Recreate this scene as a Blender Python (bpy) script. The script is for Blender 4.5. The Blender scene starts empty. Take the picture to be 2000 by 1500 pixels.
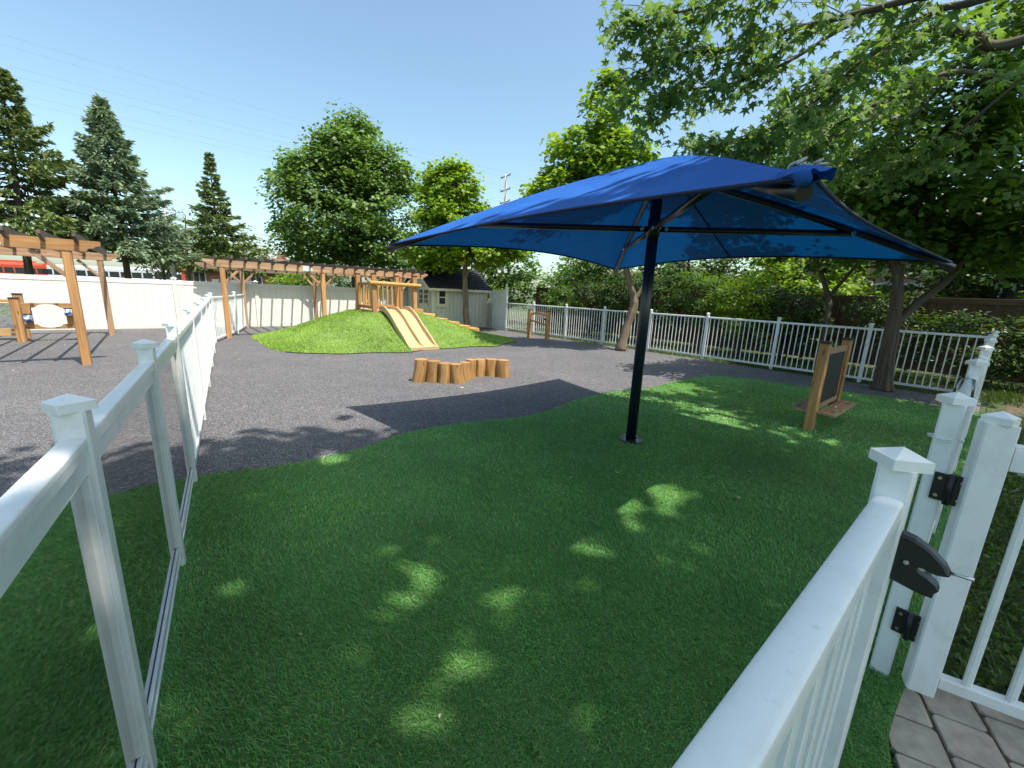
import bpy, math, random
import numpy as np
from mathutils import Vector, Matrix

random.seed(7)
rng = np.random.default_rng(11)
sc = bpy.context.scene
COL = sc.collection

# ------------------------------------------------------------------ camera
CAM_H = 1.6
pitch, roll = math.radians(12.5), math.radians(2.41)
cp, sp = math.cos(pitch), math.sin(pitch)
right, fwd, upv = Vector((1, 0, 0)), Vector((0, cp, -sp)), Vector((0, sp, cp))
r2 = right * math.cos(roll) + upv * math.sin(roll)
u2 = upv * math.cos(roll) - right * math.sin(roll)
cam = bpy.data.cameras.new("camera")
cam.sensor_fit = 'HORIZONTAL'
cam.sensor_width = 36.0
cam.lens = 14.4
cam.clip_start = 0.02
cam.clip_end = 2000
camo = bpy.data.objects.new("camera", cam)
COL.objects.link(camo)
M3 = Matrix((r2, u2, -fwd)).transposed()
camo.matrix_world = Matrix.Translation((0, 0, CAM_H)) @ M3.to_4x4()
sc.camera = camo

# ------------------------------------------------------------------ sky, sun, exposure
SUN_D = Vector((-0.793, 0.563, -2.07)).normalized()
world = bpy.data.worlds.new("World")
sc.world = world
world.use_nodes = True
wn, wl = world.node_tree.nodes, world.node_tree.links
sky = wn.new('ShaderNodeTexSky')
sky.sky_type = 'NISHITA'
sky.sun_disc = False
sky.sun_elevation = math.asin(-SUN_D.z)
sky.sun_rotation = math.atan2(-SUN_D.x, -SUN_D.y)
sky.altitude = 150
sky.air_density = 1.0
sky.dust_density = 2.0
sky.ozone_density = 0.35
wn['Background'].inputs[1].default_value = 0.15
tint = wn.new('ShaderNodeMix')          # even white balance of the whole sky
tint.data_type = 'RGBA'
tint.blend_type = 'MULTIPLY'
tint.inputs[0].default_value = 1.0
tint.inputs[7].default_value = (.95, 1.05, .97, 1)
wl.new(sky.outputs[0], tint.inputs[6])
wl.new(tint.outputs[2], wn['Background'].inputs[0])
sun = bpy.data.lights.new("sun", 'SUN')
sun.energy = 4.4
sun.angle = math.radians(0.55)
sun.color = (1.0, 0.95, 0.87)
suno = bpy.data.objects.new("sun", sun)
COL.objects.link(suno)
suno.rotation_euler = SUN_D.to_track_quat('-Z', 'Y').to_euler()
suno.location = (20, -15, 50)
vs = sc.view_settings
vs.view_transform = 'Standard'
vs.look = 'None'
vs.exposure = 0.80
vs.gamma = 1.0
vs.use_curve_mapping = False
sc.render.engine = 'CYCLES'
sc.cycles.use_denoising = True
sc.cycles.max_bounces = 8
sc.cycles.transparent_max_bounces = 16
sc.cycles.caustics_reflective = False
sc.cycles.caustics_refractive = False

# ------------------------------------------------------------------ site grid: u along the tall fence, v across it
OX, OY = -8.2, 11.75
def uv(u, v, z=0.0):
    return Vector((OX + .76 * u - .65 * v, OY + .65 * u + .76 * v, z))
UD, VD = Vector((.76, .65, 0)), Vector((-.65, .76, 0))
UANG = math.atan2(.65, .76)

# ------------------------------------------------------------------ object helpers
WL = {}
def tag(o, label=None, cat=None, group=None, kind=None):
    if label: o['label'] = label
    if cat: o['category'] = cat
    if group: o['group'] = group
    if kind: o['kind'] = kind
    return o
def thing(name, label, cat, loc, group=None):
    o = bpy.data.objects.new(name, None)
    o.empty_display_size = .1
    COL.objects.link(o)
    o.location = loc
    WL[o] = Vector(loc)
    return tag(o, label, cat, group)
def link(name, me, parent=None, loc=None, rotz=0.0):
    o = bpy.data.objects.new(name, me)
    COL.objects.link(o)
    if parent is not None:
        o.parent = parent
        base = WL[parent]
    else:
        base = Vector((0, 0, 0))
    if loc is None:
        loc = base
    loc = Vector(loc)
    o.location = loc - base
    o.rotation_euler = (0, 0, rotz)
    WL[o] = loc
    return o

class MB:
    """collects shapes in world space; every vertex also keeps a grain coordinate (x along the piece)"""
    def __init__(s):
        s.v, s.f, s.g, s.sm = [], [], [], []
    def add(s, vs_, fs, gs=None, smooth=False):
        k = len(s.v)
        s.v += [tuple(p) for p in vs_]
        s.g += [tuple(p) for p in (gs if gs is not None else vs_)]
        s.f += [tuple(i + k for i in f) for f in fs]
        s.sm += [smooth] * len(fs)
        return s
    def prism(s, p0, p1, prof, up=(0, 0, 1), smooth=False, caps=True, scale1=1.0):
        p0, p1 = Vector(p0), Vector(p1)
        d = (p1 - p0)
        L = d.length
        d = d / L
        up = Vector(up)
        x = d.cross(up)
        if x.length < 1e-4:
            x = d.cross(Vector((1, 0, 0)))
        x.normalize()
        y = x.cross(d)
        n = len(prof)
        off = random.uniform(0, 50)
        vs_, gs = [], []
        for k, (p, l, sc_) in enumerate(((p0, 0, 1.0), (p1, L, scale1))):
            for a, b in prof:
                vs_.append(p + x * a * sc_ + y * b * sc_)
                gs.append((l + off, a + off, b))
        fs = [(i, (i + 1) % n, n + (i + 1) % n, n + i) for i in range(n)]
        s.add(vs_, fs, gs, smooth)
        if caps:
            k = len(s.v) - 2 * n
            s.f += [tuple(range(k + n - 1, k - 1, -1)), tuple(range(k + n, k + 2 * n))]
            s.sm += [False, False]
        return s
    def beam(s, p0, p1, w, h, up=(0, 0, 1), ch=None):
        c = min(w, h) * .08 if ch is None else ch
        a, b = w / 2, h / 2
        if c <= 0:
            prof = [(-a, -b), (a, -b), (a, b), (-a, b)]
        else:
            prof = [(-a + c, -b), (a - c, -b), (a, -b + c), (a, b - c), (a - c, b), (-a + c, b), (-a, b - c), (-a, -b + c)]
        return s.prism(p0, p1, prof, up)
    def box(s, c, size, ang=0.0, ch=0.0):
        c = Vector(c)
        d = Vector((math.cos(ang), math.sin(ang), 0))
        return s.beam(c - d * size[0] / 2, c + d * size[0] / 2, size[1], size[2], ch=ch)
    def tube(s, pts, rad, n=8, smooth=True, caps=True):
        pts = [Vector(p) for p in pts]
        if not hasattr(rad, '__len__'):
            rad = [rad] * len(pts)
        vs_, gs = [], []
        L = 0
        x = None
        off = random.uniform(0, 50)
        for i, p in enumerate(pts):
            d = (pts[min(i + 1, len(pts) - 1)] - pts[max(i - 1, 0)]).normalized()
            if x is None:
                x = d.cross(Vector((0, 0, 1)) if abs(d.z) < .9 else Vector((1, 0, 0))).normalized()
            x = (x - d * x.dot(d)).normalized()
            y = d.cross(x)
            if i: L += (p - pts[i - 1]).length
            for k in range(n):
                a = 2 * math.pi * k / n
                q = x * math.cos(a) * rad[i] + y * math.sin(a) * rad[i]
                vs_.append(p + q)
                gs.append((L + off, a * max(rad) + off, 0))
        fs = []
        for i in range(len(pts) - 1):
            for k in range(n):
                fs.append((i * n + k, i * n + (k + 1) % n, (i + 1) * n + (k + 1) % n, (i + 1) * n + k))
        s.add(vs_, fs, gs, smooth)
        if caps:
            k = len(s.v) - len(vs_)
            m = (len(pts) - 1) * n
            s.f += [tuple(range(k + n - 1, k - 1, -1)), tuple(range(k + m, k + m + n))]
            s.sm += [False, False]
        return s
    def mesh(s, name, mat, base=(0, 0, 0)):
        me = bpy.data.meshes.new(name)
        b = Vector(base)
        me.from_pydata([(p[0] - b.x, p[1] - b.y, p[2] - b.z) for p in s.v], [], s.f)
        at = me.attributes.new('gco', 'FLOAT_VECTOR', 'POINT')
        at.data.foreach_set('vector', np.array(s.g, dtype=np.float32).ravel())
        me.polygons.foreach_set('use_smooth', s.sm)
        me.materials.append(mat)
        me.update()
        return me
    def part(s, name, mat, parent=None):
        base = WL[parent] if parent is not None else Vector((0, 0, 0))
        return link(name, s.mesh(name, mat, base), parent)
    def single(s, name, mat, label, cat, loc, group=None, kind=None):
        o = link(name, s.mesh(name, mat, loc), None, loc)
        return tag(o, label, cat, group, kind)

def fast_mesh(name, verts, faces, mat, base=(0, 0, 0), smooth=False):
    verts = np.asarray(verts, np.float32) - np.array(base, np.float32)
    faces = np.asarray(faces, np.int32)
    me = bpy.data.meshes.new(name)
    me.vertices.add(len(verts))
    me.vertices.foreach_set('co', verts.ravel())
    k = faces.shape[1]
    me.loops.add(faces.size)
    me.loops.foreach_set('vertex_index', faces.ravel())
    me.polygons.add(len(faces))
    me.polygons.foreach_set('loop_start', np.arange(0, faces.size, k, dtype=np.int32))
    me.polygons.foreach_set('loop_total', np.full(len(faces), k, np.int32))
    me.polygons.foreach_set('use_smooth', np.full(len(faces), smooth))
    me.materials.append(mat)
    me.update(calc_edges=True)
    return me

# ------------------------------------------------------------------ materials
def newmat(name):
    m = bpy.data.materials.new(name)
    m.use_nodes = True
    nt = m.node_tree
    return m, nt, nt.nodes['Principled BSDF'], nt.nodes['Material Output']
def ramp(nt, fac, stops):
    r = nt.nodes.new('ShaderNodeValToRGB')
    e = r.color_ramp.elements
    while len(e) < len(stops): e.new(.5)
    for k, (p, c) in enumerate(stops):
        e[k].position = p
        e[k].color = (*c, 1)
    nt.links.new(fac, r.inputs[0])
    return r.outputs[0]
def noise(nt, vec, scale, detail=4, rough=.6, stretch=None):
    n = nt.nodes.new('ShaderNodeTexNoise')
    n.inputs['Scale'].default_value = scale
    n.inputs['Detail'].default_value = detail
    n.inputs['Roughness'].default_value = rough
    if stretch:
        mp = nt.nodes.new('ShaderNodeMapping')
        mp.inputs['Scale'].default_value = stretch
        nt.links.new(vec, mp.inputs[0])
        vec = mp.outputs[0]
    if vec is not None:
        nt.links.new(vec, n.inputs['Vector'])
    return n.outputs[0]
def mixc(nt, fac, a, b, mode='MIX'):
    m = nt.nodes.new('ShaderNodeMix')
    m.data_type = 'RGBA'
    m.blend_type = mode
    for s_, val in ((m.inputs[0], fac), (m.inputs[6], a), (m.inputs[7], b)):
        if hasattr(val, 'links'): nt.links.new(val, s_)
        elif hasattr(val, '__len__'): s_.default_value = (*val, 1)
        else: s_.default_value = val
    return m.outputs[2]
def bump(nt, h, strength, dist=.01):
    b = nt.nodes.new('ShaderNodeBump')
    b.inputs['Strength'].default_value = strength
    b.inputs['Distance'].default_value = dist
    nt.links.new(h, b.inputs['Height'])
    return b.outputs[0]
def gco(nt):
    a = nt.nodes.new('ShaderNodeAttribute')
    a.attribute_name = 'gco'
    return a.outputs['Vector']
def geo(nt, out='Position'):
    return nt.nodes.new('ShaderNodeNewGeometry').outputs[out]
def objrand(nt):
    return nt.nodes.new('ShaderNodeObjectInfo').outputs['Random']

def wood(name, dark, mid, light, knots=True, rough=.65, fine=60):
    m, nt, b, o = newmat(name)
    v = gco(nt)
    g1 = noise(nt, v, 1.0, 5, .65, (1.2, fine * .5, fine * .5))
    g2 = noise(nt, v, 1.0, 3, .5, (.5, 6, 6))
    c = ramp(nt, g1, [(.3, dark), (.52, mid), (.72, light)])
    c2 = ramp(nt, g2, [(.3, (.62, .58, .52)), (.7, (1.12, 1.08, 1.0))])
    c = mixc(nt, .75, c, c2, 'MULTIPLY')
    if knots:
        vo = nt.nodes.new('ShaderNodeTexVoronoi')
        vo.inputs['Scale'].default_value = 1.0
        mp = nt.nodes.new('ShaderNodeMapping')
        mp.inputs['Scale'].default_value = (2.2, 9, 9)
        nt.links.new(v, mp.inputs[0]); nt.links.new(mp.outputs[0], vo.inputs['Vector'])
        kf = ramp(nt, vo.outputs['Distance'], [(.05, (1, 1, 1)), (.16, (0, 0, 0))])
        c = mixc(nt, kf, c, tuple(x * .3 for x in mid))
    rnd = nt.nodes.new('ShaderNodeHueSaturation')
    mr = nt.nodes.new('ShaderNodeMapRange')
    mr.inputs[3].default_value = .82; mr.inputs[4].default_value = 1.15
    nt.links.new(objrand(nt), mr.inputs[0])
    nt.links.new(mr.outputs[0], rnd.inputs['Value'])
    nt.links.new(c, rnd.inputs['Color'])
    nt.links.new(rnd.outputs[0], b.inputs['Base Color'])
    b.inputs['Roughness'].default_value = rough
    nt.links.new(bump(nt, g1, .35, .004), b.inputs['Normal'])
    return m
def plain(name, col, rough=.5, metal=0.0, var=.12, scale=6, bumpy=.0, spec=.5):
    m, nt, b, o = newmat(name)
    n = noise(nt, geo(nt), scale, 5, .6)
    c = ramp(nt, n, [(.3, tuple(x * (1 - var) for x in col)), (.7, tuple(min(1, x * (1 + var)) for x in col))])
    nt.links.new(c, b.inputs['Base Color'])
    b.inputs['Roughness'].default_value = rough
    b.inputs['Metallic'].default_value = metal
    b.inputs['Specular IOR Level'].default_value = spec
    if bumpy:
        nt.links.new(bump(nt, noise(nt, geo(nt), scale * 12, 3), bumpy, .003), b.inputs['Normal'])
    return m
def vinyl(name, col, dirt=(.45, .43, .36), amount=.35, rough=.38):
    m, nt, b, o = newmat(name)
    p = geo(nt)
    n1 = noise(nt, p, 7, 6, .7)
    n2 = noise(nt, p, 55, 3, .6)
    f = ramp(nt, n1, [(.48, (0, 0, 0)), (.82, (amount, amount, amount))])
    sp_ = ramp(nt, n2, [(.66, (0, 0, 0)), (.76, (amount * .7,) * 3)])
    c = mixc(nt, f, col, dirt)
    c = mixc(nt, sp_, c, dirt)
    # splash dirt low on the pieces, broken up by noise
    sx = nt.nodes.new('ShaderNodeSeparateXYZ'); nt.links.new(p, sx.inputs[0])
    mr = nt.nodes.new('ShaderNodeMapRange')
    mr.inputs[1].default_value = .0; mr.inputs[2].default_value = .22; mr.inputs[3].default_value = .5; mr.inputs[4].default_value = 0
    nt.links.new(sx.outputs[2], mr.inputs[0])
    mu = nt.nodes.new('ShaderNodeMath'); mu.operation = 'MULTIPLY'
    nt.links.new(mr.outputs[0], mu.inputs[0]); nt.links.new(noise(nt, p, 18, 4), mu.inputs[1])
    c = mixc(nt, mu.outputs[0], c, dirt)
    nt.links.new(c, b.inputs['Base Color'])
    b.inputs['Roughness'].default_value = rough
    nt.links.new(bump(nt, noise(nt, p, 9, 2), .06, .01), b.inputs['Normal'])
    return m
def leafmat(name, cols, trans, tf=.38, rough=.45, spec=.35, var=.0):
    m, nt, b, o = newmat(name)
    g = nt.nodes.new('ShaderNodeNewGeometry')
    c = ramp(nt, g.outputs['Random Per Island'], [(k / (len(cols) - 1), x) for k, x in enumerate(cols)])
    big = ramp(nt, noise(nt, g.outputs['Position'], .9, 2), [(.3, (.75 - var * .4, .78 - var * .3, .75 - var * .3)), (.7, (1.2 + var * .2, 1.16 + var * .1, 1.0 + var * .4))])
    c = mixc(nt, 1.0, c, big, 'MULTIPLY')
    nt.links.new(c, b.inputs['Base Color'])
    b.inputs['Roughness'].default_value = rough
    b.inputs['Specular IOR Level'].default_value = spec
    t = nt.nodes.new('ShaderNodeBsdfTranslucent')
    ct = mixc(nt, 1.0, c, trans, 'MULTIPLY')
    nt.links.new(ct, t.inputs[0])
    mx = nt.nodes.new('ShaderNodeMixShader')
    mx.inputs[0].default_value = tf
    nt.links.new(b.outputs[0], mx.inputs[1]); nt.links.new(t.outputs[0], mx.inputs[2])
    nt.links.new(mx.outputs[0], o.inputs[0])
    return m

M = {}
M['vinyl'] = vinyl('white_vinyl', (.79, .80, .78), dirt=(.38, .37, .32), amount=.42, rough=.33)
M['vinyl_tall'] = vinyl('tall_fence_vinyl', (.78, .755, .68), amount=.15, rough=.5)
M['cedar'] = wood('cedar', (.31, .15, .055), (.47, .245, .095), (.60, .36, .165))
M['cedar_gold'] = wood('golden_log', (.46, .24, .07), (.60, .33, .10), (.68, .42, .16), knots=False)
M['cedar_old'] = wood('weathered_cedar', (.15, .10, .07), (.28, .19, .135), (.38, .27, .20))
M['cedar_mid'] = wood('sun_bleached_cedar', (.28, .165, .10), (.43, .27, .165), (.54, .38, .26))
M['rafter'] = wood('dark_rafter', (.07, .052, .042), (.14, .10, .08), (.22, .165, .13))
M['log'] = wood('debarked_log', (.26, .13, .045), (.43, .24, .085), (.58, .36, .16), fine=34)
M['board'] = wood('brown_board', (.055, .028, .014), (.105, .056, .028), (.16, .09, .05))
M['bark'] = wood('bark', (.035, .028, .02), (.10, .078, .055), (.19, .155, .115), knots=False, rough=.9, fine=30)
M['bark_pale'] = wood('pale_bark', (.10, .075, .05), (.24, .19, .13), (.36, .29, .2), knots=False, rough=.9, fine=24)
M['navy'] = plain('dark_navy_steel', (.008, .010, .022), .28, 0, .1, 5, spec=.6)
M['black'] = plain('black_plastic', (.012, .012, .013), .42)
M['bronze'] = plain('dark_cap', (.03, .022, .016), .5)
M['steel'] = plain('zinc_steel', (.55, .56, .58), .32, 1.0, .1, 30)
M['alu'] = plain('channel_paint', (.66, .69, .71), .22, .15, .06, 20)
M['slide'] = plain('tan_plastic', (.48, .345, .18), .42, 0, .05, 3)
M['roof'] = plain('charcoal_shingle', (.022, .023, .028), .85, 0, .5, 40, .8)
M['shedwall'] = plain('shed_paint', (.62, .60, .51), .6, 0, .06, 5)
M['shedtrim'] = plain('shed_trim', (.72, .68, .55), .55, 0, .06, 8)
M['dark_glass'] = plain('dark_glass', (.03, .035, .04), .08, 0, .1, 3)
M['chalk'] = plain('chalkboard_slate', (.018, .018, .019), .6, 0, .25, 9)
M['concrete'] = plain('concrete', (.42, .40, .36), .9, 0, .15, 12, .3)
M['red'] = plain('orange_red_paint', (.62, .085, .035), .35, 0, .06, 1)
M['buswhite'] = plain('bus_white', (.72, .73, .74), .35, 0, .04, 1)
M['grey'] = plain('grey_unit', (.30, .31, .32), .6)
M['brick'] = plain('far_brick', (.36, .17, .11), .85, 0, .2, 3)
M['brickpink'] = plain('pink_brick', (.40, .25, .20), .85, 0, .2, 3)
M['roofbrown'] = plain('brown_roof', (.16, .11, .085), .9, 0, .2, 6)
M['paver'] = plain('paver_stone', (.42, .345, .27), .92, 0, .22, 14, .6)
M['dirt'] = plain('dirt', (.105, .075, .048), .95, 0, .4, 9, .6)
M['wire'] = plain('wire', (.32, .36, .42), .6)
M['cream'] = plain('cream_panel', (.74, .71, .66), .5, 0, .04, 4)
M['white_line'] = plain('white_print', (.8, .82, .85), .6)
M['rope'] = plain('rope', (.45, .44, .42), .8)

def _glass():
    m, nt, b, o = newmat('clear_acrylic')
    tr = nt.nodes.new('ShaderNodeBsdfTransparent'); tr.inputs[0].default_value = (.93, .955, .95, 1)
    gl = nt.nodes.new('ShaderNodeBsdfGlossy'); gl.inputs['Roughness'].default_value = .03
    df = nt.nodes.new('ShaderNodeBsdfDiffuse'); df.inputs[0].default_value = (.6, .65, .66, 1)
    fr = nt.nodes.new('ShaderNodeFresnel'); fr.inputs[0].default_value = 1.45
    m1 = nt.nodes.new('ShaderNodeMixShader'); m2 = nt.nodes.new('ShaderNodeMixShader')
    sm = ramp(nt, noise(nt, geo(nt), 5, 5), [(.4, (.015,) * 3), (.8, (.10,) * 3)])
    nt.links.new(sm, m1.inputs[0])
    nt.links.new(tr.outputs[0], m1.inputs[1]); nt.links.new(df.outputs[0], m1.inputs[2])
    nt.links.new(fr.outputs[0], m2.inputs[0])
    nt.links.new(m1.outputs[0], m2.inputs[1]); nt.links.new(gl.outputs[0], m2.inputs[2])
    nt.links.new(m2.outputs[0], o.inputs[0])
    return m
M['acrylic'] = _glass()
def _mirror():
    m, nt, b, o = newmat('acrylic_mirror')
    b.inputs['Metallic'].default_value = 1
    b.inputs['Base Color'].default_value = (.8, .8, .8, 1)
    b.inputs['Roughness'].default_value = .06
    nt.links.new(bump(nt, noise(nt, geo(nt), 5, 2), .12, .05), b.inputs['Normal'])
    return m
M['mirror'] = _mirror()
def _rubber():
    m, nt, b, o = newmat('rubber_crumb')
    p = geo(nt)
    vo = nt.nodes.new('ShaderNodeTexVoronoi'); vo.inputs['Scale'].default_value = 110
    nt.links.new(p, vo.inputs['Vector'])
    c = ramp(nt, vo.outputs['Color'], [(.15, (.034, .033, .036)), (.45, (.085, .082, .086)), (.75, (.16, .152, .155)), (.95, (.36, .34, .335))])
    big = ramp(nt, noise(nt, p, .7, 5, .65), [(.3, (.80, .80, .83)), (.7, (1.1, 1.08, 1.05))])
    c = mixc(nt, 1.0, c, big, 'MULTIPLY')
    st = ramp(nt, noise(nt, p, 3.1, 6, .7), [(.52, (0, 0, 0)), (.78, (.45, .45, .45))])
    c = mixc(nt, st, c, (.17, .155, .145))
    nt.links.new(c, b.inputs['Base Color'])
    b.inputs['Roughness'].default_value = .88
    nt.links.new(bump(nt, vo.outputs['Distance'], .6, .006), b.inputs['Normal'])
    return m
M['rubber'] = _rubber()
def _ground():
    m, nt, b, o = newmat('lawn_soil')
    p = geo(nt)
    n = noise(nt, p, .35, 6, .6)
    n2 = noise(nt, p, 9, 4, .7)
    c = ramp(nt, n, [(.35, (.035, .055, .016)), (.55, (.06, .085, .022)), (.75, (.12, .095, .05))])
    c = mixc(nt, .6, c, ramp(nt, n2, [(.3, (.5, .5, .5)), (.7, (1.3, 1.3, 1.2))]), 'MULTIPLY')
    nt.links.new(c, b.inputs['Base Color'])
    b.inputs['Roughness'].default_value = .95
    nt.links.new(bump(nt, n2, .7, .03), b.inputs['Normal'])
    return m
M['ground'] = _ground()
def _turf_base(name, col):
    m, nt, b, o = newmat(name)
    p = geo(nt)
    n = noise(nt, p, 120, 3, .7)
    c = ramp(nt, n, [(.3, tuple(x * .35 for x in col)), (.65, col)])
    c2 = ramp(nt, noise(nt, p, 1.3, 4), [(.3, (.8, .82, .8)), (.7, (1.15, 1.12, 1.05))])
    c = mixc(nt, 1.0, c, c2, 'MULTIPLY')
    nt.links.new(c, b.inputs['Base Color'])
    b.inputs['Roughness'].default_value = .8
    nt.links.new(bump(nt, n, .9, .012), b.inputs['Normal'])
    return m
M['turf_base'] = _turf_base('turf_backing', (.13, .28, .075))
M['mound_base'] = _turf_base('mound_backing', (.20, .32, .055))
M['blade'] = leafmat('turf_blade', [(.07, .24, .06), (.115, .36, .085), (.15, .44, .10), (.12, .38, .09), (.21, .50, .13), (.36, .46, .16)], (1.7, 1.2, .5), .3, .42, .7, .35)
M['blade_mound'] = leafmat('mound_blade', [(.13, .23, .034), (.21, .34, .05), (.26, .41, .065), (.22, .36, .055), (.32, .46, .09)], (1.3, 1.3, .7), .25, .4)
M['weed'] = leafmat('lawn_blade', [(.03, .062, .014), (.055, .10, .022), (.08, .13, .03), (.045, .085, .02), (.13, .15, .05)], (1.4, 1.4, .6), .3)
M['leaf_mid'] = leafmat('maple_leaf', [(.052, .108, .018), (.075, .145, .023), (.10, .18, .028), (.068, .13, .021)], (1.8, 1.8, .6), .42)
M['leaf_dark'] = leafmat('dense_maple_leaf', [(.07, .13, .034), (.105, .185, .043), (.145, .235, .052), (.185, .275, .064)], (1.5, 1.6, .7), .38)
M['leaf_lime'] = leafmat('young_maple_leaf', [(.12, .22, .02), (.17, .29, .026), (.22, .35, .032), (.27, .38, .036)], (1.5, 1.4, .5), .48)
M['leaf_silver'] = leafmat('silver_maple_leaf', [(.10, .175, .06), (.14, .23, .075), (.18, .28, .09), (.125, .21, .06)], (1.6, 1.6, .7), .45, .6, .2)
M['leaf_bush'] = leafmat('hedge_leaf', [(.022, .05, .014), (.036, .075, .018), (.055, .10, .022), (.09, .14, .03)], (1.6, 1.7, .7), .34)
M['needle_blue'] = leafmat('blue_spruce_needle', [(.11, .165, .115), (.17, .245, .165), (.23, .31, .20), (.28, .34, .19)], (1.1, 1.2, .9), .25, .6)
M['needle_green'] = leafmat('spruce_needle', [(.08, .125, .045), (.13, .185, .062), (.18, .24, .08), (.24, .29, .10)], (1.2, 1.2, .8), .25, .6)
M['leaf_pale'] = leafmat('far_pale_leaf', [(.07, .10, .03), (.11, .14, .045), (.15, .18, .06)], (1.4, 1.4, .7), .35)
def _fabric():
    m, nt, b, o = newmat('blue_shade_cloth')
    p = geo(nt)
    wv = nt.nodes.new('ShaderNodeTexWave'); wv.inputs['Scale'].default_value = 160
    nt.links.new(p, wv.inputs['Vector'])
    n = noise(nt, p, 2.2, 5, .6)
    c = ramp(nt, n, [(.3, (.014, .088, .36)), (.7, (.022, .13, .46))])
    nt.links.new(c, b.inputs['Base Color'])
    b.inputs['Roughness'].default_value = .72
    b.inputs['Specular IOR Level'].default_value = .2
    nt.links.new(bump(nt, noise(nt, p, 3.2, 4, .6, (1, 1.6, 1)), .35, .05), b.inputs['Normal'])
    t = nt.nodes.new('ShaderNodeBsdfTranslucent')
    t.inputs[0].default_value = (.0, .085, .29, 1)
    mx = nt.nodes.new('ShaderNodeMixShader'); mx.inputs[0].default_value = .17
    nt.links.new(b.outputs[0], mx.inputs[1]); nt.links.new(t.outputs[0], mx.inputs[2])
    nt.links.new(mx.outputs[0], o.inputs[0])
    return m
M['fabric'] = _fabric()
M['seam'] = plain('seam_webbing', (.004, .010, .04), .8)
def _print():
    m, nt, b, o = newmat('blue_white_print')
    vo = nt.nodes.new('ShaderNodeTexVoronoi'); vo.inputs['Scale'].default_value = 22
    nt.links.new(geo(nt), vo.inputs['Vector'])
    c = ramp(nt, vo.outputs['Color'], [(.35, (.05, .14, .42)), (.5, (.25, .42, .7)), (.65, (.8, .84, .9))])
    nt.links.new(c, b.inputs['Base Color'])
    return m
M['print'] = _print()

# ------------------------------------------------------------------ leaves and blades
def _fan(pts, dip):
    n = len(pts)
    v = [(0, .35, -dip)] + [(x, y, z) for x, y, z in pts]
    return np.array(v, float), np.array([(0, 1 + i, 1 + (i + 1) % n) for i in range(n)])
def _star(spec, dip):
    pts = []
    for a, r in spec:
        pts.append((math.cos(math.radians(a)) * r, .32 + math.sin(math.radians(a)) * r, -.12 * r * r))
    return _fan(pts, dip)
MAPLE = _star([(-90, .34), (-50, .34), (-22, .62), (2, .36), (34, .72), (62, .36), (90, .78), (118, .36), (146, .72), (178, .36), (202, .62), (230, .34)], -.03)
MAPLE_S = _star([(-90, .30), (-20, .60), (10, .34), (40, .70), (90, .80), (140, .70), (170, .34), (200, .60)], -.03)
SILVER = _star([(-90, .36), (-55, .28), (-28, .50), (2, .28), (34, .74), (62, .31), (90, .84), (118, .31), (146, .74), (178, .28), (208, .50), (235, .28)], -.03)
OVAL = (np.array([(0, 0, 0), (.30, .45, .09), (0, 1, -.05), (-.30, .45, .09)], float), np.array([(0, 1, 2), (0, 2, 3)]))
SPRAY = (np.array([(0, 0, 0), (.15, .35, -.05), (.09, .75, -.12), (0, 1, -.18), (-.09, .75, -.12), (-.15, .35, -.05)], float), np.array([(0, 1, 2), (0, 2, 3), (0, 3, 4), (0, 4, 5)]))

def unit(a):
    return a / np.maximum(np.linalg.norm(a, axis=1, keepdims=True), 1e-9)
def leaf_arrays(pos, nrm, size, tmpl, ydir=None):
    tv, tf = tmpl
    n = unit(nrm)
    y = rng.normal(size=pos.shape) if ydir is None else ydir
    y = unit(y - n * np.sum(y * n, 1, keepdims=True))
    x = np.cross(y, n)
    s = size[:, None, None]
    V = pos[:, None, :] + s * (x[:, None, :] * tv[None, :, 0:1] + y[:, None, :] * tv[None, :, 1:2] + n[:, None, :] * tv[None, :, 2:3])
    K = len(tv)
    F = tf[None] + (np.arange(len(pos)) * K)[:, None, None]
    return V.reshape(-1, 3), F.reshape(-1, 3)
def join_arrays(lst):
    vs_, fs, k = [], [], 0
    for v, f in lst:
        vs_.append(v); fs.append(f + k); k += len(v)
    return np.concatenate(vs_), np.concatenate(fs)

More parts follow.
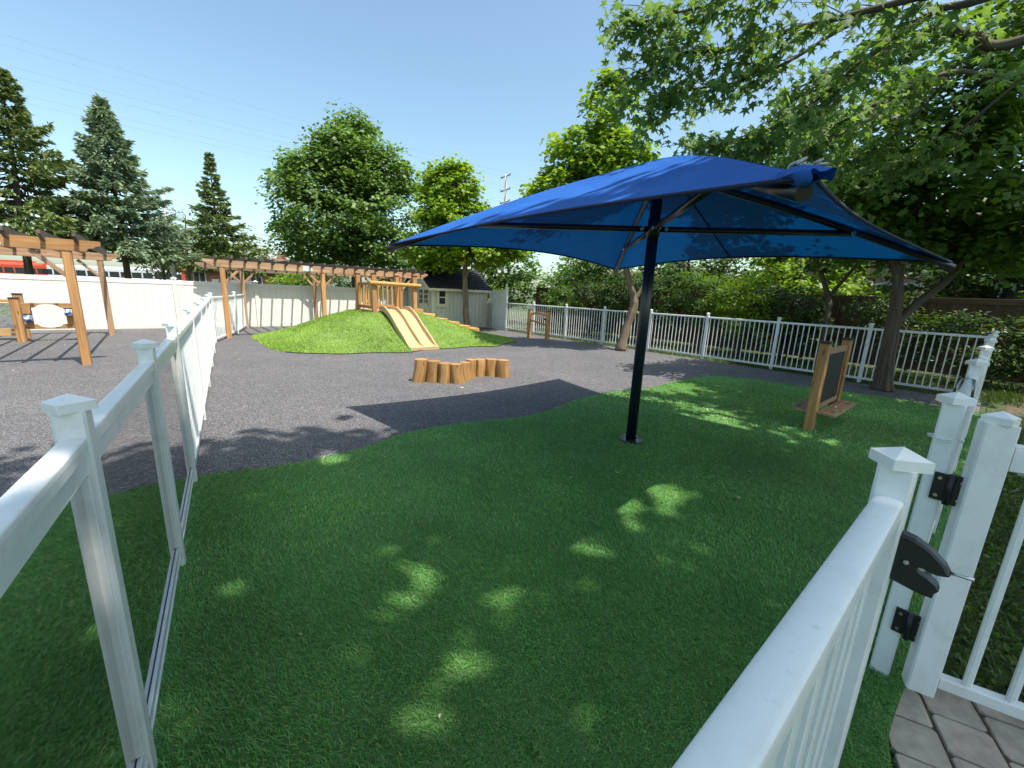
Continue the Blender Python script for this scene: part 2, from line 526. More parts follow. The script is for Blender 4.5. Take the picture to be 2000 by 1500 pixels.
def in_poly(P, poly):
    x, y = P[:, 0], P[:, 1]
    inside = np.zeros(len(P), bool)
    n = len(poly)
    for i in range(n):
        x1, y1 = poly[i]; x2, y2 = poly[(i + 1) % n]
        c = ((y1 > y) != (y2 > y)) & (x < (x2 - x1) * (y - y1) / (y2 - y1 + 1e-12) + x1)
        inside ^= c
    return inside
def blades(P, h, w, lean, seg):
    """P (n,3) roots -> blade triangles; seg 1: one triangle, 2: bent blade of three"""
    n = len(P)
    a = rng.uniform(0, 2 * math.pi, n)
    side = np.stack([np.cos(a), np.sin(a), np.zeros(n)], 1)
    b = rng.uniform(0, 2 * math.pi, n)
    l = np.stack([np.cos(b), np.sin(b), np.zeros(n)], 1) * (lean * rng.uniform(.2, 1.3, n) * h)[:, None]
    # the pile lies over in drifting directions
    fa_ = 2.2 + 1.5 * np.sin(P[:, 0] * .9 + 1.3 * np.sin(P[:, 1] * .7)) + .9 * np.sin(P[:, 1] * 1.7 + P[:, 0] * .4)
    l += np.stack([np.cos(fa_), np.sin(fa_), np.zeros(n)], 1) * (.55 * lean * h)[:, None]
    up = np.array([0, 0, 1.0])
    hw = (w / 2)[:, None]
    H = h[:, None]
    if seg == 1:
        V = np.stack([P - side * hw, P + side * hw, P + l + up * H], 1)
        F = np.arange(n * 3).reshape(n, 3)
        return V.reshape(-1, 3), F
    m = P + l * .32 + up * H * .6
    V = np.stack([P - side * hw, P + side * hw, m + side * hw * .8, m - side * hw * .8, P + l + up * H * .95], 1)
    F = np.array([(0, 1, 2), (0, 2, 3), (3, 2, 4)])[None] + (np.arange(n) * 5)[:, None, None]
    return V.reshape(-1, 3), F.reshape(-1, 3)

def smooth_closed(pts, n=6, closed=False):
    out = []
    N = len(pts)
    rngi = range(N if closed else N - 1)
    for i in rngi:
        p0 = pts[(i - 1) % N] if (closed or i) else pts[i]
        p1, p2 = pts[i], pts[(i + 1) % N]
        p3 = pts[(i + 2) % N] if (closed or i + 2 < N) else p2
        for k in range(n):
            t = k / n
            out.append(tuple(.5 * ((2 * b) + (c - a) * t + (2 * a - 5 * b + 4 * c - d) * t * t + (3 * b - a - 3 * c + d) * t ** 3) for a, b, c, d in zip(p0, p1, p2, p3)))
    if not closed: out.append(tuple(pts[-1]))
    return out

def sheet(name, poly, z, mat, kind='structure', thick=0.0):
    mb = MB()
    n = len(poly)
    if thick:
        mb.add([(x, y, z) for x, y in poly] + [(x, y, z - thick) for x, y in poly],
               [tuple(range(n))] + [(i, n + i, n + (i + 1) % n, (i + 1) % n) for i in range(n)])
    else:
        mb.add([(x, y, z) for x, y in poly], [tuple(range(n))])
    o = mb.part(name, mat)
    o['kind'] = kind
    return o

# ================================================================== THE SETTING
g = sheet('ground', [(-1500, -1500), (1500, -1500), (1500, 1500), (-1500, 1500)], -.034, M['ground'])
tag(g, 'grassy soil around the playground', 'ground')
rub = [uv(-14, -14.28), uv(10.0, -14.28), uv(10.0, 3.4), uv(-14, 3.4)]
g = sheet('rubber_surface', [(p.x, p.y) for p in rub], 0.0, M['rubber'], thick=.033)
tag(g, 'dark grey speckled rubber play surface', 'play surface')

TURF_EDGE = smooth_closed([(-7.5, .2), (-5.4, 1.45), (-3.9, 2.35), (-3.01, 2.83), (-2.58, 3.15), (-2.01, 3.44), (-1.52, 3.87), (-1.14, 4.43), (-.61, 4.82), (.02, 5.12), (.44, 5.46), (1.06, 6.30),
                           (1.79, 6.95), (2.42, 7.26), (3.13, 7.92), (3.92, 8.58), (4.71, 8.86), (5.41, 8.52), (5.85, 8.12), (6.34, 7.76), (7.0, 7.34), (7.42, 6.72)], 6)
TURF = TURF_EDGE + [(7.62, 6.42), (1.80, 1.50), (1.50, 1.26), (1.04, .66), (.2, -.5), (-2, -1.4), (-7.5, -1.2)]
g = sheet('turf', TURF, .006, M['turf_base'], thick=.03)
tag(g, 'green artificial turf with a wavy edge', 'turf')

def turf_blades():
    arrs = []
    for d0, d1, rho, h, w, seg in ((.3, 2.4, 17000, .0185, .0036, 2), (2.4, 3.6, 9500, .019, .0048, 2), (3.6, 5.5, 4600, .020, .0075, 1), (5.5, 10.5, 1800, .021, .013, 1)):
        R = d1 + .1
        n = int(rho * 2 * R * (R + 1.5))
        P = np.stack([rng.uniform(-R, R, n), rng.uniform(-1.0, R, n)], 1)
        d = np.hypot(P[:, 0], P[:, 1])
        ang = np.abs(np.arctan2(P[:, 0], P[:, 1]))
        dj = d * rng.uniform(.93, 1.07, n)
        k = (dj >= d0) & (dj < d1) & (ang < math.radians(64))
        P = P[k]
        P = P[in_poly(P, TURF)]
        n = len(P)
        clump = .85 + .3 * (np.sin(P[:, 0] * 9 + np.sin(P[:, 1] * 5) * 2) * np.sin(P[:, 1] * 8 + np.sin(P[:, 0] * 6)) * .5 + .5)
        H = h * clump * rng.uniform(.6, 1.25, n)
        W = w * rng.uniform(.7, 1.3, n)
        arrs.append(blades(np.column_stack([P, np.full(n, .006)]), H, W, 1.0, seg))
    v, f = join_arrays(arrs)
    o = link('turf_grass', fast_mesh('turf_grass', v, f, M['blade']))
    tag(o, 'short green blades of the artificial turf', 'grass', kind='stuff')
turf_blades()

# ---- grass-covered mound
def mound_z(u, v):
    u = np.asarray(u, float); v = np.asarray(v, float)
    wob = .10 * np.sin(u * 2.1 + 1) + .08 * np.sin(u * 4.3)
    du = np.where(u < 3.3, (3.3 - u) / 2.78, np.where(u > 4.95, (u - 4.95) / 3.3, 0))
    vf = -2.15 + wob * 0
    dv = np.where(v < vf, (vf - v) / (2.25 + wob), np.where(v > -.4, (v + .4) / 2.0, 0))
    r = (np.abs(du) ** 2.6 + np.abs(dv) ** 2.6) ** (1 / 2.6)
    w = np.clip(1 - r, 0, 1)
    z = .84 * (.62 * w + .38 * w * w * (3 - 2 * w)) * np.where(u > 4.95, .55 + .45 * w, np.where(u < 3.3, .72 + .28 * w, 1))
    z = z + .02 * np.sin(u * 3.3 + v * 2) * w * (1 - w) * 4
    return np.where(r < 1, z, -.02)
def mound():
    us, vs_ = np.linspace(.1, 8.5, 110), np.linspace(-4.75, 1.8, 90)
    Uu, Vv = np.meshgrid(us, vs_, indexing='ij')
    Z = mound_z(Uu, Vv)
    X = OX + .76 * Uu - .65 * Vv
    Y = OY + .65 * Uu + .76 * Vv
    V = np.stack([X, Y, Z + .002], -1).reshape(-1, 3)
    a = np.arange(110 * 90).reshape(110, 90)
    F = np.stack([a[:-1, :-1], a[1:, :-1], a[1:, 1:], a[:-1, 1:]], -1).reshape(-1, 4)
    keep = Z.reshape(-1)[F].max(1) > 0
    o = link('turf_mound', fast_mesh('turf_mound', V, F[keep], M['mound_base'], smooth=True))
    tag(o, 'bright green turf mound under the slide', 'mound', kind='structure')
    n = 95000
    u = rng.uniform(.1, 8.5, n); v = rng.uniform(-4.75, .8, n)
    z = mound_z(u, v)
    k = (z > .0) & ~((u > 3.47 + .083 * (v + 4.38)) & (u < 4.36 + .083 * (v + 4.38)) & (v > -4.5) & (v < -1.9))
    u, v, z = u[k], v[k], z[k]
    P = np.stack([OX + .76 * u - .65 * v, OY + .65 * u + .76 * v, z], 1)
    n = len(P)
    patch = .7 + .6 * (np.sin(u * 5 + np.sin(v * 4) * 2) * np.sin(v * 6 + np.sin(u * 3)) * .5 + .5)
    vv, ff = blades(P, .036 * patch * rng.uniform(.6, 1.3, n), np.full(n, .014), 1.0, 1)
    o = link('mound_grass', fast_mesh('mound_grass', vv, ff, M['blade_mound']))
    tag(o, 'sunlit turf blades covering the mound', 'grass', kind='stuff')
mound()

# ================================================================== FENCES
PW = .066
def cham(w, h=None, c=.006):
    h = h or w
    a, b = w / 2, h / 2
    return [(-a + c, -b), (a - c, -b), (a, -b + c), (a, b - c), (a - c, b), (-a + c, b), (-a, b - c), (-a, -b + c)]
def post_mesh(name, h, mat, w=PW, cap=True):
    mb = MB()
    mb.prism((0, 0, 0), (0, 0, h - .045 if cap else h), cham(w), up=(0, 1, 0))
    return mb.mesh(name, mat)
def cap_mesh(name, mat, w=PW, hgt=.045):
    mb = MB()
    a = w / 2 + .007
    mb.prism((0, 0, 0), (0, 0, .024), cham(2 * a, c=.002), up=(0, 1, 0))
    b = a - .002
    mb.add([(-b, -b, .0241), (b, -b, .0241), (b, b, .0241), (-b, b, .0241), (0, 0, hgt)], [(0, 1, 4), (1, 2, 4), (2, 3, 4), (3, 0, 4)])
    return mb.mesh(name, mat)
POST = post_mesh('post', 1.3, M['vinyl'])
CAP = cap_mesh('post_cap', M['vinyl'])
def vmesh(name, h, w, d, mat, ch=.003):
    mb = MB()
    mb.prism((0, 0, 0), (0, 0, h), cham(w, d, ch), up=(0, 1, 0))
    return mb.mesh(name, mat)
PICKET = vmesh('picket', 1.06, .020, .020, M['vinyl'])
PICKET_N = vmesh('picket', 1.04, .038, .016, M['vinyl'])
LOAF = [(-.0265, -.0225), (-.019, -.0245), (.019, -.0245), (.0265, -.0225), (.027, .004)] + [(.027 * math.cos(q) if abs(math.cos(q)) < .96 else .0262 * math.copysign(1, math.cos(q)), .004 + .0190 * math.sin(q) ** .42) for q in [math.pi * k_ / 18 for k_ in range(1, 18)]] + [(-.027, .004)]
def add_post(root, p, ang):
    q = link('post', POST, root, p, ang)
    link('cap', CAP, q, Vector(p) + Vector((0, 0, 1.255)), ang)
    return q
def picket_panel(root, p, q, n, picket=PICKET, top=1.165, loaf=True, zb=.09):
    p, q = Vector(p), Vector(q)
    d = (q - p).normalized()
    a, b = p + d * (PW / 2), q - d * (PW / 2)
    up = Vector((0, 0, 1))
    mb = MB(); mb.prism(a + up * top, b + up * top, LOAF) if loaf else mb.beam(a + up * top, b + up * top, .05, .075)
    mb.part('top_rail', M['vinyl'], root)
    mb = MB(); mb.beam(a + up * zb, b + up * zb, .042, .05); mb.part('bottom_rail', M['vinyl'], root)
    ang = math.atan2(d.y, d.x)
    for k in range(n):
        t = (k + .5) / n
        link('picket', picket, root, a.lerp(b, t) + up * (zb + .02), ang)

# far fence along the right edge of the play surface
UB = 10.06
def VB(k): return -.24 - 1.745 * k
fb = thing('picket_fence', 'long low white picket fence across the back right of the playground', 'fence', uv(UB, VB(0)))
pts = [uv(UB + .02 * k, VB(k)) for k in range(9)]
for k, p in enumerate(pts):
    if k: add_post(fb, p, UANG)
for k in range(8):
    picket_panel(fb, pts[k], pts[k + 1], 15)
# return fence on the right, towards the gate
B8 = pts[8]
HP = Vector((1.72, 1.55, 0))
fc = thing('picket_fence', 'white picket fence running from the gate hinge post to the far corner', 'fence', HP)
cp_ = [HP.lerp(B8, k / 5) for k in range(6)]
for k in range(5):
    if k: add_post(fc, cp_[k], UANG)
    picket_panel(fc, cp_[k], cp_[k + 1], 15)
hq = add_post(fc, HP, UANG)
mb = MB()
for z, t in ((1.115, .003), (1.108, .0025)):
    for a, b in (((-1, -1), (1, -1)), ((1, -1), (1, 1)), ((1, 1), (-1, 1)), ((-1, 1), (-1, -1))):
        h_ = PW / 2 + .003
        mb.tube([HP + UD * a[0] * h_ + VD * a[1] * h_ + Vector((0, 0, z)), HP + UD * b[0] * h_ + VD * b[1] * h_ + Vector((0, 0, z))], t, 6)
mb.part('cable_tie', M['white_line'], hq)
# near section with the latch post
PN = Vector((.885, .875, 0))
P0 = PN - Vector((.761, .648, 0)) * 1.87
fn = thing('picket_fence', 'nearest white fence section with broad rounded rail at the lower right', 'fence', PN)
add_post(fn, PN, UANG); add_post(fn, P0, UANG)
picket_panel(fn, P0, PN, 15, PICKET_N)

# left fence: two clear panels nearest, then pickets
FA0 = Vector((-1.15, 1.02, 0)); AD = Vector((-.569, .822, 0)).normalized()
AANG = math.atan2(AD.y, AD.x)
fa = thing('panel_fence', 'white fence on the left with clear acrylic panels nearest the viewer', 'fence', FA0)
apos = [FA0 - AD * 1.24, FA0, FA0 + AD * 1.25, FA0 + AD * 2.47]
for k in range(5): apos.append(FA0 + AD * (2.47 + 1.87 * (k + 1)))
E1 = Vector((-8.72, 12.9, 0)); E2 = Vector((-9.62, 14.75, 0))
apos += [E1, E2]
for p in apos: add_post(fa, p, AANG)
AN = Vector((AD.y, -AD.x, 0))
for k in range(3):
    p, q = apos[k], apos[k + 1]
    a, b = p + AD * PW / 2, q - AD * PW / 2
    up = Vector((0, 0, 1))
    mb = MB(); mb.prism(a + up * 1.165, b + up * 1.165, LOAF); tr = mb.part('top_rail', M['vinyl'], fa)
    mb = MB(); mb.beam(a + up * 1.105, b + up * 1.108, .036, .052); mb.part('under_rail', M['vinyl'], tr)
    for s in (-1, 1):
        mb = MB(); mb.beam(a + AN * s * .0115 + up * .105, b + AN * s * .0115 + up * .105, .013, .06, ch=.002); mb.part('channel', M['alu'], fa)
    mb = MB(); mb.beam(a + up * .085, b + up * .085, .044, .016, ch=.002); mb.part('bottom_track', M['alu'], fa)
    for e, s in ((a, 1), (b, -1)):
        for s2 in (-1, 1):
            mb = MB(); mb.prism(e + AD * s * .011 + AN * s2 * .0105 + up * .14, e + AD * s * .011 + AN * s2 * .0105 + up * 1.078, cham(.022, .012, .003), up=AD); mb.part('side_bead', M['vinyl'], fa)
    mb = MB(); mb.beam((a + AD * .004) + up * .59, (b - AD * .004) + up * .59, .006, .97, ch=0); mb.part('acrylic_panel', M['acrylic'], fa)
for k in range(3, len(apos) - 1):
    picket_panel(fa, apos[k], apos[k + 1], 16 if k < 8 else 18)

# gate, swung open to the right
GD = Vector((.85, -.52, 0)).normalized()
G0 = Vector((1.765, 1.43, 0))
GANG = math.atan2(GD.y, GD.x)
gate = thing('gate', 'open white picket gate hinged at the right with pointed caps', 'gate', G0)
STILE = vmesh('stile', 1.165, .088, .075, M['vinyl'], .006)
GE = G0 + GD * .98
for p in (G0, GE):
    q = link('stile', STILE, gate, p + Vector((0, 0, .05)), GANG)
    link('cap', CAP, q, p + Vector((0, 0, 1.215)), GANG)
up = Vector((0, 0, 1))
for z, h in ((1.09, .085), (.115, .05)):
    mb = MB(); mb.beam(G0 + GD * .05 + up * z, GE - GD * .05 + up * z, .045, h); mb.part('rail', M['vinyl'], gate)
mb = MB(); mb.prism(G0 + GD * .05 + up * 1.135, GE - GD * .05 + up * 1.135, [(x * .75, y * .5) for x, y in LOAF]); mb.part('handrail', M['vinyl'], gate)
GP = vmesh('picket', .93, .026, .026, M['vinyl'], .007)
for k in range(7):
    link('picket', GP, gate, G0 + GD * (.13 + .12 * k) + up * .13, GANG)
mb = MB(); mb.tube([G0 + GD * .06 + up * 1.04 - VD * .02, G0 + GD * .10 + up * 1.045 - VD * .05], .005, 6); mb.part('screw', M['steel'], gate)
# hinges
for k, z in enumerate((.925, .30)):
    c = HP - VD * (PW / 2 + .012) - UD * (PW / 2 + .006) + up * z
    h = thing('hinge', ['upper black gate hinge on the white hinge post', 'lower black gate hinge near the ground on the hinge post'][k], 'hinge', c)
    mb = MB()
    mb.beam(c + VD * .022 - up * .055, c + VD * .022 + up * .055, .012, .046, up=VD, ch=.002)
    mb.part('leaf', M['black'], h)
    mb = MB(); mb.beam(c - VD * .030 - UD * .006 - up * .06, c - VD * .030 - UD * .006 + up * .06, .012, .040, up=VD, ch=.002); mb.part('leaf', M['black'], h)
    mb = MB(); mb.tube([c - VD * .004 - UD * .012 - up * .062, c - VD * .004 - UD * .012 + up * .062], .011, 10); mb.part('barrel', M['black'], h)
    for s, dz in ((.028, .036), (.028, -.036), (-.034, .036), (-.034, -.036)):
        q = c + VD * s - UD * (.0065 if s > 0 else .0125) + up * dz
        mb = MB(); mb.tube([q, q - UD * .004], .0065, 8); mb.part('screw', M['steel'], h)
# latch: profile seen from the side, standing out from the latch post
def latch():
    c = PN - VD * (PW / 2 + .001) - UD * .008 + up * 1.045
    t = thing('gate_latch', 'black wedge shaped gate latch with open jaw on the near post', 'latch', c)
    prof = [(x * .68, z * .68) for x, z in [(0, .095), (.035, .088), (.075, .068), (.112, .036), (.128, .010), (.124, .002), (.105, -.004), (.082, -.002), (.070, .003), (.058, .000), (.054, -.010), (.062, -.022), (.085, -.030), (.108, -.043), (.114, -.055), (.106, -.070), (.104, -.088), (.06, -.088), (0, -.078)]]
    mb = MB()
    n = len(prof)
    hw = .017
    cx, cz = .030, .004
    vs_ = []
    for w_, k_ in ((-1, .90), (-.72, 1.0), (.72, 1.0), (1, .90)):
        vs_ += [c - VD * (max(0, cx + (x - cx) * k_) if x > 0 else 0) + up * (cz + (z - cz) * k_) + UD * w_ * hw for x, z in prof]
    fs = [tuple(range(n)), tuple(range(4 * n - 1, 3 * n - 1, -1))] + [(q * n + i, (q + 1) * n + i, (q + 1) * n + (i + 1) % n, q * n + (i + 1) % n) for q in range(3) for i in range(n)]
    mb.add(vs_, fs)
    mb.part('body', M['black'], t)
    q = c - VD * .045 + up * .0 - UD * .008
    mb = MB(); mb.tube([q - UD * .008, q + UD * .02], .006, 10); mb.part('striker_pin', M['steel'], t)
    q = c - VD * .019 + up * .003 - UD * .017
    mb = MB(); mb.tube([q, q - UD * .004], .005, 8); mb.part('screw', M['steel'], t)
    q = c - VD * .084 + up * .008
    mb = MB(); mb.tube([q, q - VD * .014 + up * .001, q - VD * .036 + up * .004], [.004, .003, .0045], 6); mb.part('pull_pin', M['steel'], t)
    mb = MB(); mb.beam(c - VD * .008 - UD * .0172 - up * .012, c - VD * .028 - UD * .0172 - up * .018, .003, .003, ch=0); mb.part('slot', M['bronze'], t)
latch()
# clear cup upside down on the rail
def cup():
    p = HP + (B8 - HP).normalized() * .62 + up * 1.1995
    mb = MB()
    prof = [(.036, 0), (.038, .004), (.034, .03), (.031, .085), (.027, .088), (0, .088)]
    n = 20
    vs_ = [p + Vector((math.cos(2 * math.pi * k / n) * r, math.sin(2 * math.pi * k / n) * r, z)) for r, z in prof[:-1] for k in range(n)]
    fs = [(i * n + k, i * n + (k + 1) % n, (i + 1) * n + (k + 1) % n, (i + 1) * n + k) for i in range(len(prof) - 2) for k in range(n)]
    fs.append(tuple((len(prof) - 2) * n + k for k in range(n)))
    mb.add(vs_, fs, smooth=True)
    mb.single('plastic_cup', M['acrylic'], 'clear plastic cup standing upside down on the right fence rail', 'cup', p)
cup()

# tall vinyl fence along the far left
def tall_fence():
    V0 = 3.45
    t = thing('vinyl_fence', 'tall solid cream white vinyl fence behind the pergolas', 'fence', uv(-1, V0))
    H = 1.55
    post = vmesh('post', H + .05, .11, .11, M['vinyl_tall'], .006)
    capm = cap_mesh('post_cap', M['vinyl_tall'], .11, .07)
    bw = .185
    bm = vmesh('panel_board', H - .16, bw - .005, .022, M['vinyl_tall'], .006)
    us = [-10.2 + 2.3 * k for k in range(10)]
    for u in us:
        q = link('post', post, t, uv(u, V0), UANG)
        link('cap', capm, q, uv(u, V0, H + .0505), UANG)
    for a, b in zip(us[:-1], us[1:]):
        for z, h in ((.07, .14), (H - .065, .13)):
            mb = MB(); mb.beam(uv(a + .056, V0, z), uv(b - .056, V0, z), .045, h); mb.part('rail', M['vinyl_tall'], t)
        n = 12
        for k in range(n):
            link('panel_board', bm, t, uv(a + .06 + (2.18) * (k + .5) / n, V0, .142), UANG)
tall_fence()

# vinyl gate panel beside the shed
t = thing('vinyl_gate', 'solid pale vinyl gate panel between the shed and the picket fence', 'gate', uv(UB, .4))
for v, h in ((-.24, 1.82),):
    q = link('post', vmesh('post', h, .11, .11, M['vinyl'], .006), t, uv(UB, v), UANG)
    q2 = link('cap', cap_mesh('post_cap', M['vinyl'], .11, .05), q, uv(UB, v, h), UANG)
    mb = MB()
    mb.tube([uv(UB, v, h + .04), uv(UB, v, h + .06), uv(UB, v, h + .09), uv(UB, v, h + .13), uv(UB, v, h + .155)], [.03, .034, .05, .045, .006], 12)
    mb.part('ball_finial', M['vinyl'], q)
for z, h in ((.08, .14), (1.62, .13)):
    mb = MB(); mb.beam(uv(UB, -.18, z), uv(UB, .98, z), .045, h); mb.part('rail', M['vinyl'], t)
bm = vmesh('panel_board', 1.40, .188, .022, M['vinyl'], .006)
for k in range(6):
    link('panel_board', bm, t, uv(UB, -.18 + 1.16 * (k + .5) / 6, .152), UANG + math.pi / 2)

# brown board fence behind the hedge
def board_fence():
    UF = 13.6
    t = thing('board_fence', 'tall brown wooden board fence behind the bushes', 'fence', uv(UF, -8))
    H = 1.95
    ms = []
    for k in range(5):
        mb = MB(); mb.prism((0, 0, 0), (0, 0, H - .17 + random.uniform(-.01, .01)), cham(.138, .018, .002), up=(0, 1, 0)); ms.append(mb.mesh('board', M['board']))
    v = 1.6
    k = 0
    while v > -22.5:
        link('board', ms[k % 5], t, uv(UF + (.008 if k % 3 == 0 else 0), v, .05), UANG + math.pi / 2)
        v -= .142; k += 1
    pm = vmesh('post', H + .05, .09, .09, M['board'], .004)
    v = 1.6
    while v > -22.5:
        link('post', pm, t, uv(UF + .07, v), UANG)
        for z, w in ((H - .09, .14), (.25, .09)):
            mb = MB(); mb.beam(uv(UF - .012 if z > 1 else UF + .03, v, z), uv(UF - .012 if z > 1 else UF + .03, v - 2.4, z), .034, w); mb.part('rail', M['board'], t)
        v -= 2.4
board_fence()

# ================================================================== UMBRELLA
def umbrella():
    C = Vector((1.39, 4.476, 0))
    th = math.radians(173.85)
    R = 2.834
    ZC, ZA, ZS = 2.07, 2.97, 2.30
    t = thing('shade_umbrella', 'large square blue fabric umbrella on a dark steel pole', 'umbrella', C)
    dirs = [Vector((math.cos(th - k * math.pi / 2), math.sin(th - k * math.pi / 2), 0)) for k in range(4)]   # left, back, right, front
    apex = C + up * ZA
    cor = [C + d * R + up * ZC for d in dirs]
    mb = MB(); mb.tube([C, C + up * .02], .13, 20, smooth=False); fl = mb.part('base_plate', M['navy'], t)
    mb = MB(); mb.tube([C + up * .02, C + up * 2.9], .056, 24); mb.part('pole', M['navy'], t)
    for k in range(4):
        a = k * math.pi / 2 + .5
        q = C + Vector((math.cos(a) * .095, math.sin(a) * .095, .02))
        mb = MB(); mb.tube([q, q + up * .022], .013, 6, smooth=False); mb.part('bolt', M['steel'], fl)
    mb = MB(); mb.tube([C + up * 2.22, C + up * 2.4], .064, 20); mb.part('collar', M['navy'], t)
    for k in range(4):
        d = dirs[k]
        a, b = C + up * (ZA - .10) + d * .05, cor[k] + up * -.015 + d * (.02 if k < 3 else -.05)
        n = 10
        pts = []
        for i in range(n + 1):
            s = i / n
            p = a.lerp(b, s)
            p.z += .035 * math.sin(s * math.pi) - .035
            pts.append(p)
        mb = MB(); mb.tube(pts, .033, 12); rf = mb.part('rafter', M['navy'], t)
        # strut from the pole to the rafter
        s = .655
        e = a.lerp(b, s); e.z += .035 * math.sin(s * math.pi) - .06
        st = C + up * ZS + d * .05
        mb = MB(); mb.tube([st, e], .030, 12); sr = mb.part('strut', M['navy'], t)
        side = Vector((-d.y, d.x, 0))
        for q in (e, C + up * ZS + d * .12):
            mb = MB(); mb.tube([q - side * .045, q + side * .045], .02, 10); mb.part('bolt', M['steel'], sr)
    # canopy: one panel between each pair of corners, edges drawn inwards
    for k in range(4):
        c0, c1 = cor[k], cor[(k + 1) % 4]
        NS, NT = 26, 40
        vs_, ks = [], .115
        for i in range(NS + 1):
            s = i / NS
            for j in range(NT + 1):
                tt = j / NT
                e = c0.lerp(c1, tt)
                e = e + (apex - e) * (ks * 4 * tt * (1 - tt))
                p = apex + (e - apex) * s
                p.z += -.11 * s * (1 - s) * 4 * tt * (1 - tt) * 1.5 + .045 * math.sin(math.pi * s)
                # creases running along the ridges
                wr = math.sin(tt * 46 + s * 5) * math.exp(-((tt - .12) / .10) ** 2) + math.sin((1 - tt) * 40 + s * 7 + 1) * math.exp(-((1 - tt - .12) / .10) ** 2)
                p.z += .010 * wr * math.sin(math.pi * min(1, s * 1.05)) * s
                p.z += .006 * math.sin(s * 17 + tt * 5 + k) * s * (1 - s)
                vs_.append(p)
        fs = [(i * (NT + 1) + j, i * (NT + 1) + j + 1, (i + 1) * (NT + 1) + j + 1, (i + 1) * (NT + 1) + j) for i in range(NS) for j in range(NT)]
        mb = MB(); mb.add(vs_, fs, smooth=True)
        cn = mb.part('canopy_panel', M['fabric'], t)
        mb = MB(); mb.tube([vs_[NS * (NT + 1) + j] - up * .004 for j in range(NT + 1)], .011, 6); mb.part('hem', M['seam'], cn)
        jj = int(NT * .52)
        if k != 1: continue
        mb = MB(); mb.tube([vs_[i * (NT + 1) + jj] - up * .010 for i in range(0, NS + 1)], .008, 6); mb.part('seam', M['seam'], cn)
    # loose, frayed cloth and cord at the corner towards the viewer
    f = cor[3]
    d = dirs[3]; side = Vector((-d.y, d.x, 0))
    rs = random.Random(3)
    vs_, n1, n2 = [], 13, 9
    for i in range(n1):
        a = 2 * math.pi * i / n1
        for j in range(n2):
            s = j / (n2 - 1)
            r = .032 + .022 * math.sin(s * 3.1) + rs.uniform(-.006, .006)
            p = f - d * (.24 - .30 * s) + up * (-.012 + .06 * (1 - s)) + side * math.cos(a) * r * 1.25 + up * (math.sin(a) * r * .6 + .012 * math.sin(a * 3 + s * 6))
            vs_.append(p)
    fs = [(((i + 1) % n1) * n2 + j, ((i + 1) % n1) * n2 + j + 1, i * n2 + j + 1, i * n2 + j) for i in range(n1) for j in range(n2 - 1)]
    mb = MB(); mb.add(vs_, fs, smooth=True); mb.part('corner_sleeve', M['fabric'], t)
    mb = MB()
    for k in range(5):
        q = f - d * .10 + side * (.06 - .02 * k) + up * .07
        mb.tube([q, q + side * .03 + up * .02 * math.sin(k * 2), q - d * .05 + up * (.01 - .02 * (k % 2)), q - d * .09 + up * -.03], .006, 6)
    mb.part('tie_cord', M['rope'], t)
umbrella()

# ================================================================== PERGOLAS
def pergola(name, label, fposts, bposts, vf, vb, u0, u1, nr, H, beam_m, back_m):
    t = thing(name, label, 'pergola', uv(fposts[0], vf))
    bh, bt = .19, .045
    def brace(p, du, m):
        mb = MB(); mb.beam(p + up * (H - .42) + UD * .05 * du, p + up * (H - .02) + UD * .42 * du, .07, .07); mb.part('brace', m, t)
    for v, posts, m in ((vf, fposts, M['cedar']), (vb, bposts, M['cedar_mid'])):
        for u in posts:
            mb = MB(); mb.beam(uv(u, v, 0), uv(u, v, H - .004), .125, .125, up=VD); mb.part('post', m if v == vf else M['cedar_mid'], t)
            for s in (-1, 1):
                if u0 + .3 < u + s * .45 < u1 - .1: brace(uv(u, v), s, M['cedar_mid'])
    for v, m in ((vf, beam_m), (vb, back_m)):
        for s in ((-1, 1) if v == vf else (-1, 1)):
            mb = MB()
            # beam with a stepped ornamental end
            prof = [(0, bh), (0, bh * .62), (.07, bh * .55), (.09, bh * .35), (.16, bh * .30), (.20, 0)]
            L = u1 - u0
            out = [(x, z) for x, z in prof] + [(L - x, z) for x, z in reversed(prof)]
            n = len(out)
            o_ = v + s * .05
            vs_ = [uv(u0 + x, o_ + e * bt / 2, H + z) for e in (-1, 1) for x, z in out]
            gs = [(x + 7 * s, z + v, e * .02) for e in (-1, 1) for x, z in out]
            fs = [tuple(range(n)), tuple(range(2 * n - 1, n - 1, -1))] + [(i, n + i, n + (i + 1) % n, (i + 1) % n) for i in range(n)]
            mb.add(vs_, fs, gs); mb.part('beam', m, t)
    rh = .15
    z0 = H + bh - .05
    for k in range(nr):
        u = u0 + .28 + (u1 - u0 - .56) * k / (nr - 1)
        a, b = vf - .38, vb + .16
        prof = [(a, rh), (a, rh * .6), (a + .07, rh * .5), (a + .10, rh * .25), (a + .17, 0), (b - .17, 0), (b - .10, rh * .25), (b - .07, rh * .5), (b, rh * .6), (b, rh)]
        n = len(prof)
        vs_ = [uv(u + e * .0225, v, z0 + z) for e in (-1, 1) for v, z in prof]
        gs = [(v + u * 3, z, e * .02) for e in (-1, 1) for v, z in prof]
        fs = [tuple(range(n)), tuple(range(2 * n - 1, n - 1, -1))] + [(i, n + i, n + (i + 1) % n, (i + 1) % n) for i in range(n)]
        mb = MB(); mb.add(vs_, fs, gs); mb.part('rafter', M['rafter'], t)
    return t
pl = pergola('pergola', 'wooden pergola at the left edge over the play panels', [-2.56, -5.6], [-2.53, -5.6], -3.6, 1.57, -7.4, -2.12, 13, 2.0, M['cedar'], M['cedar_mid'])
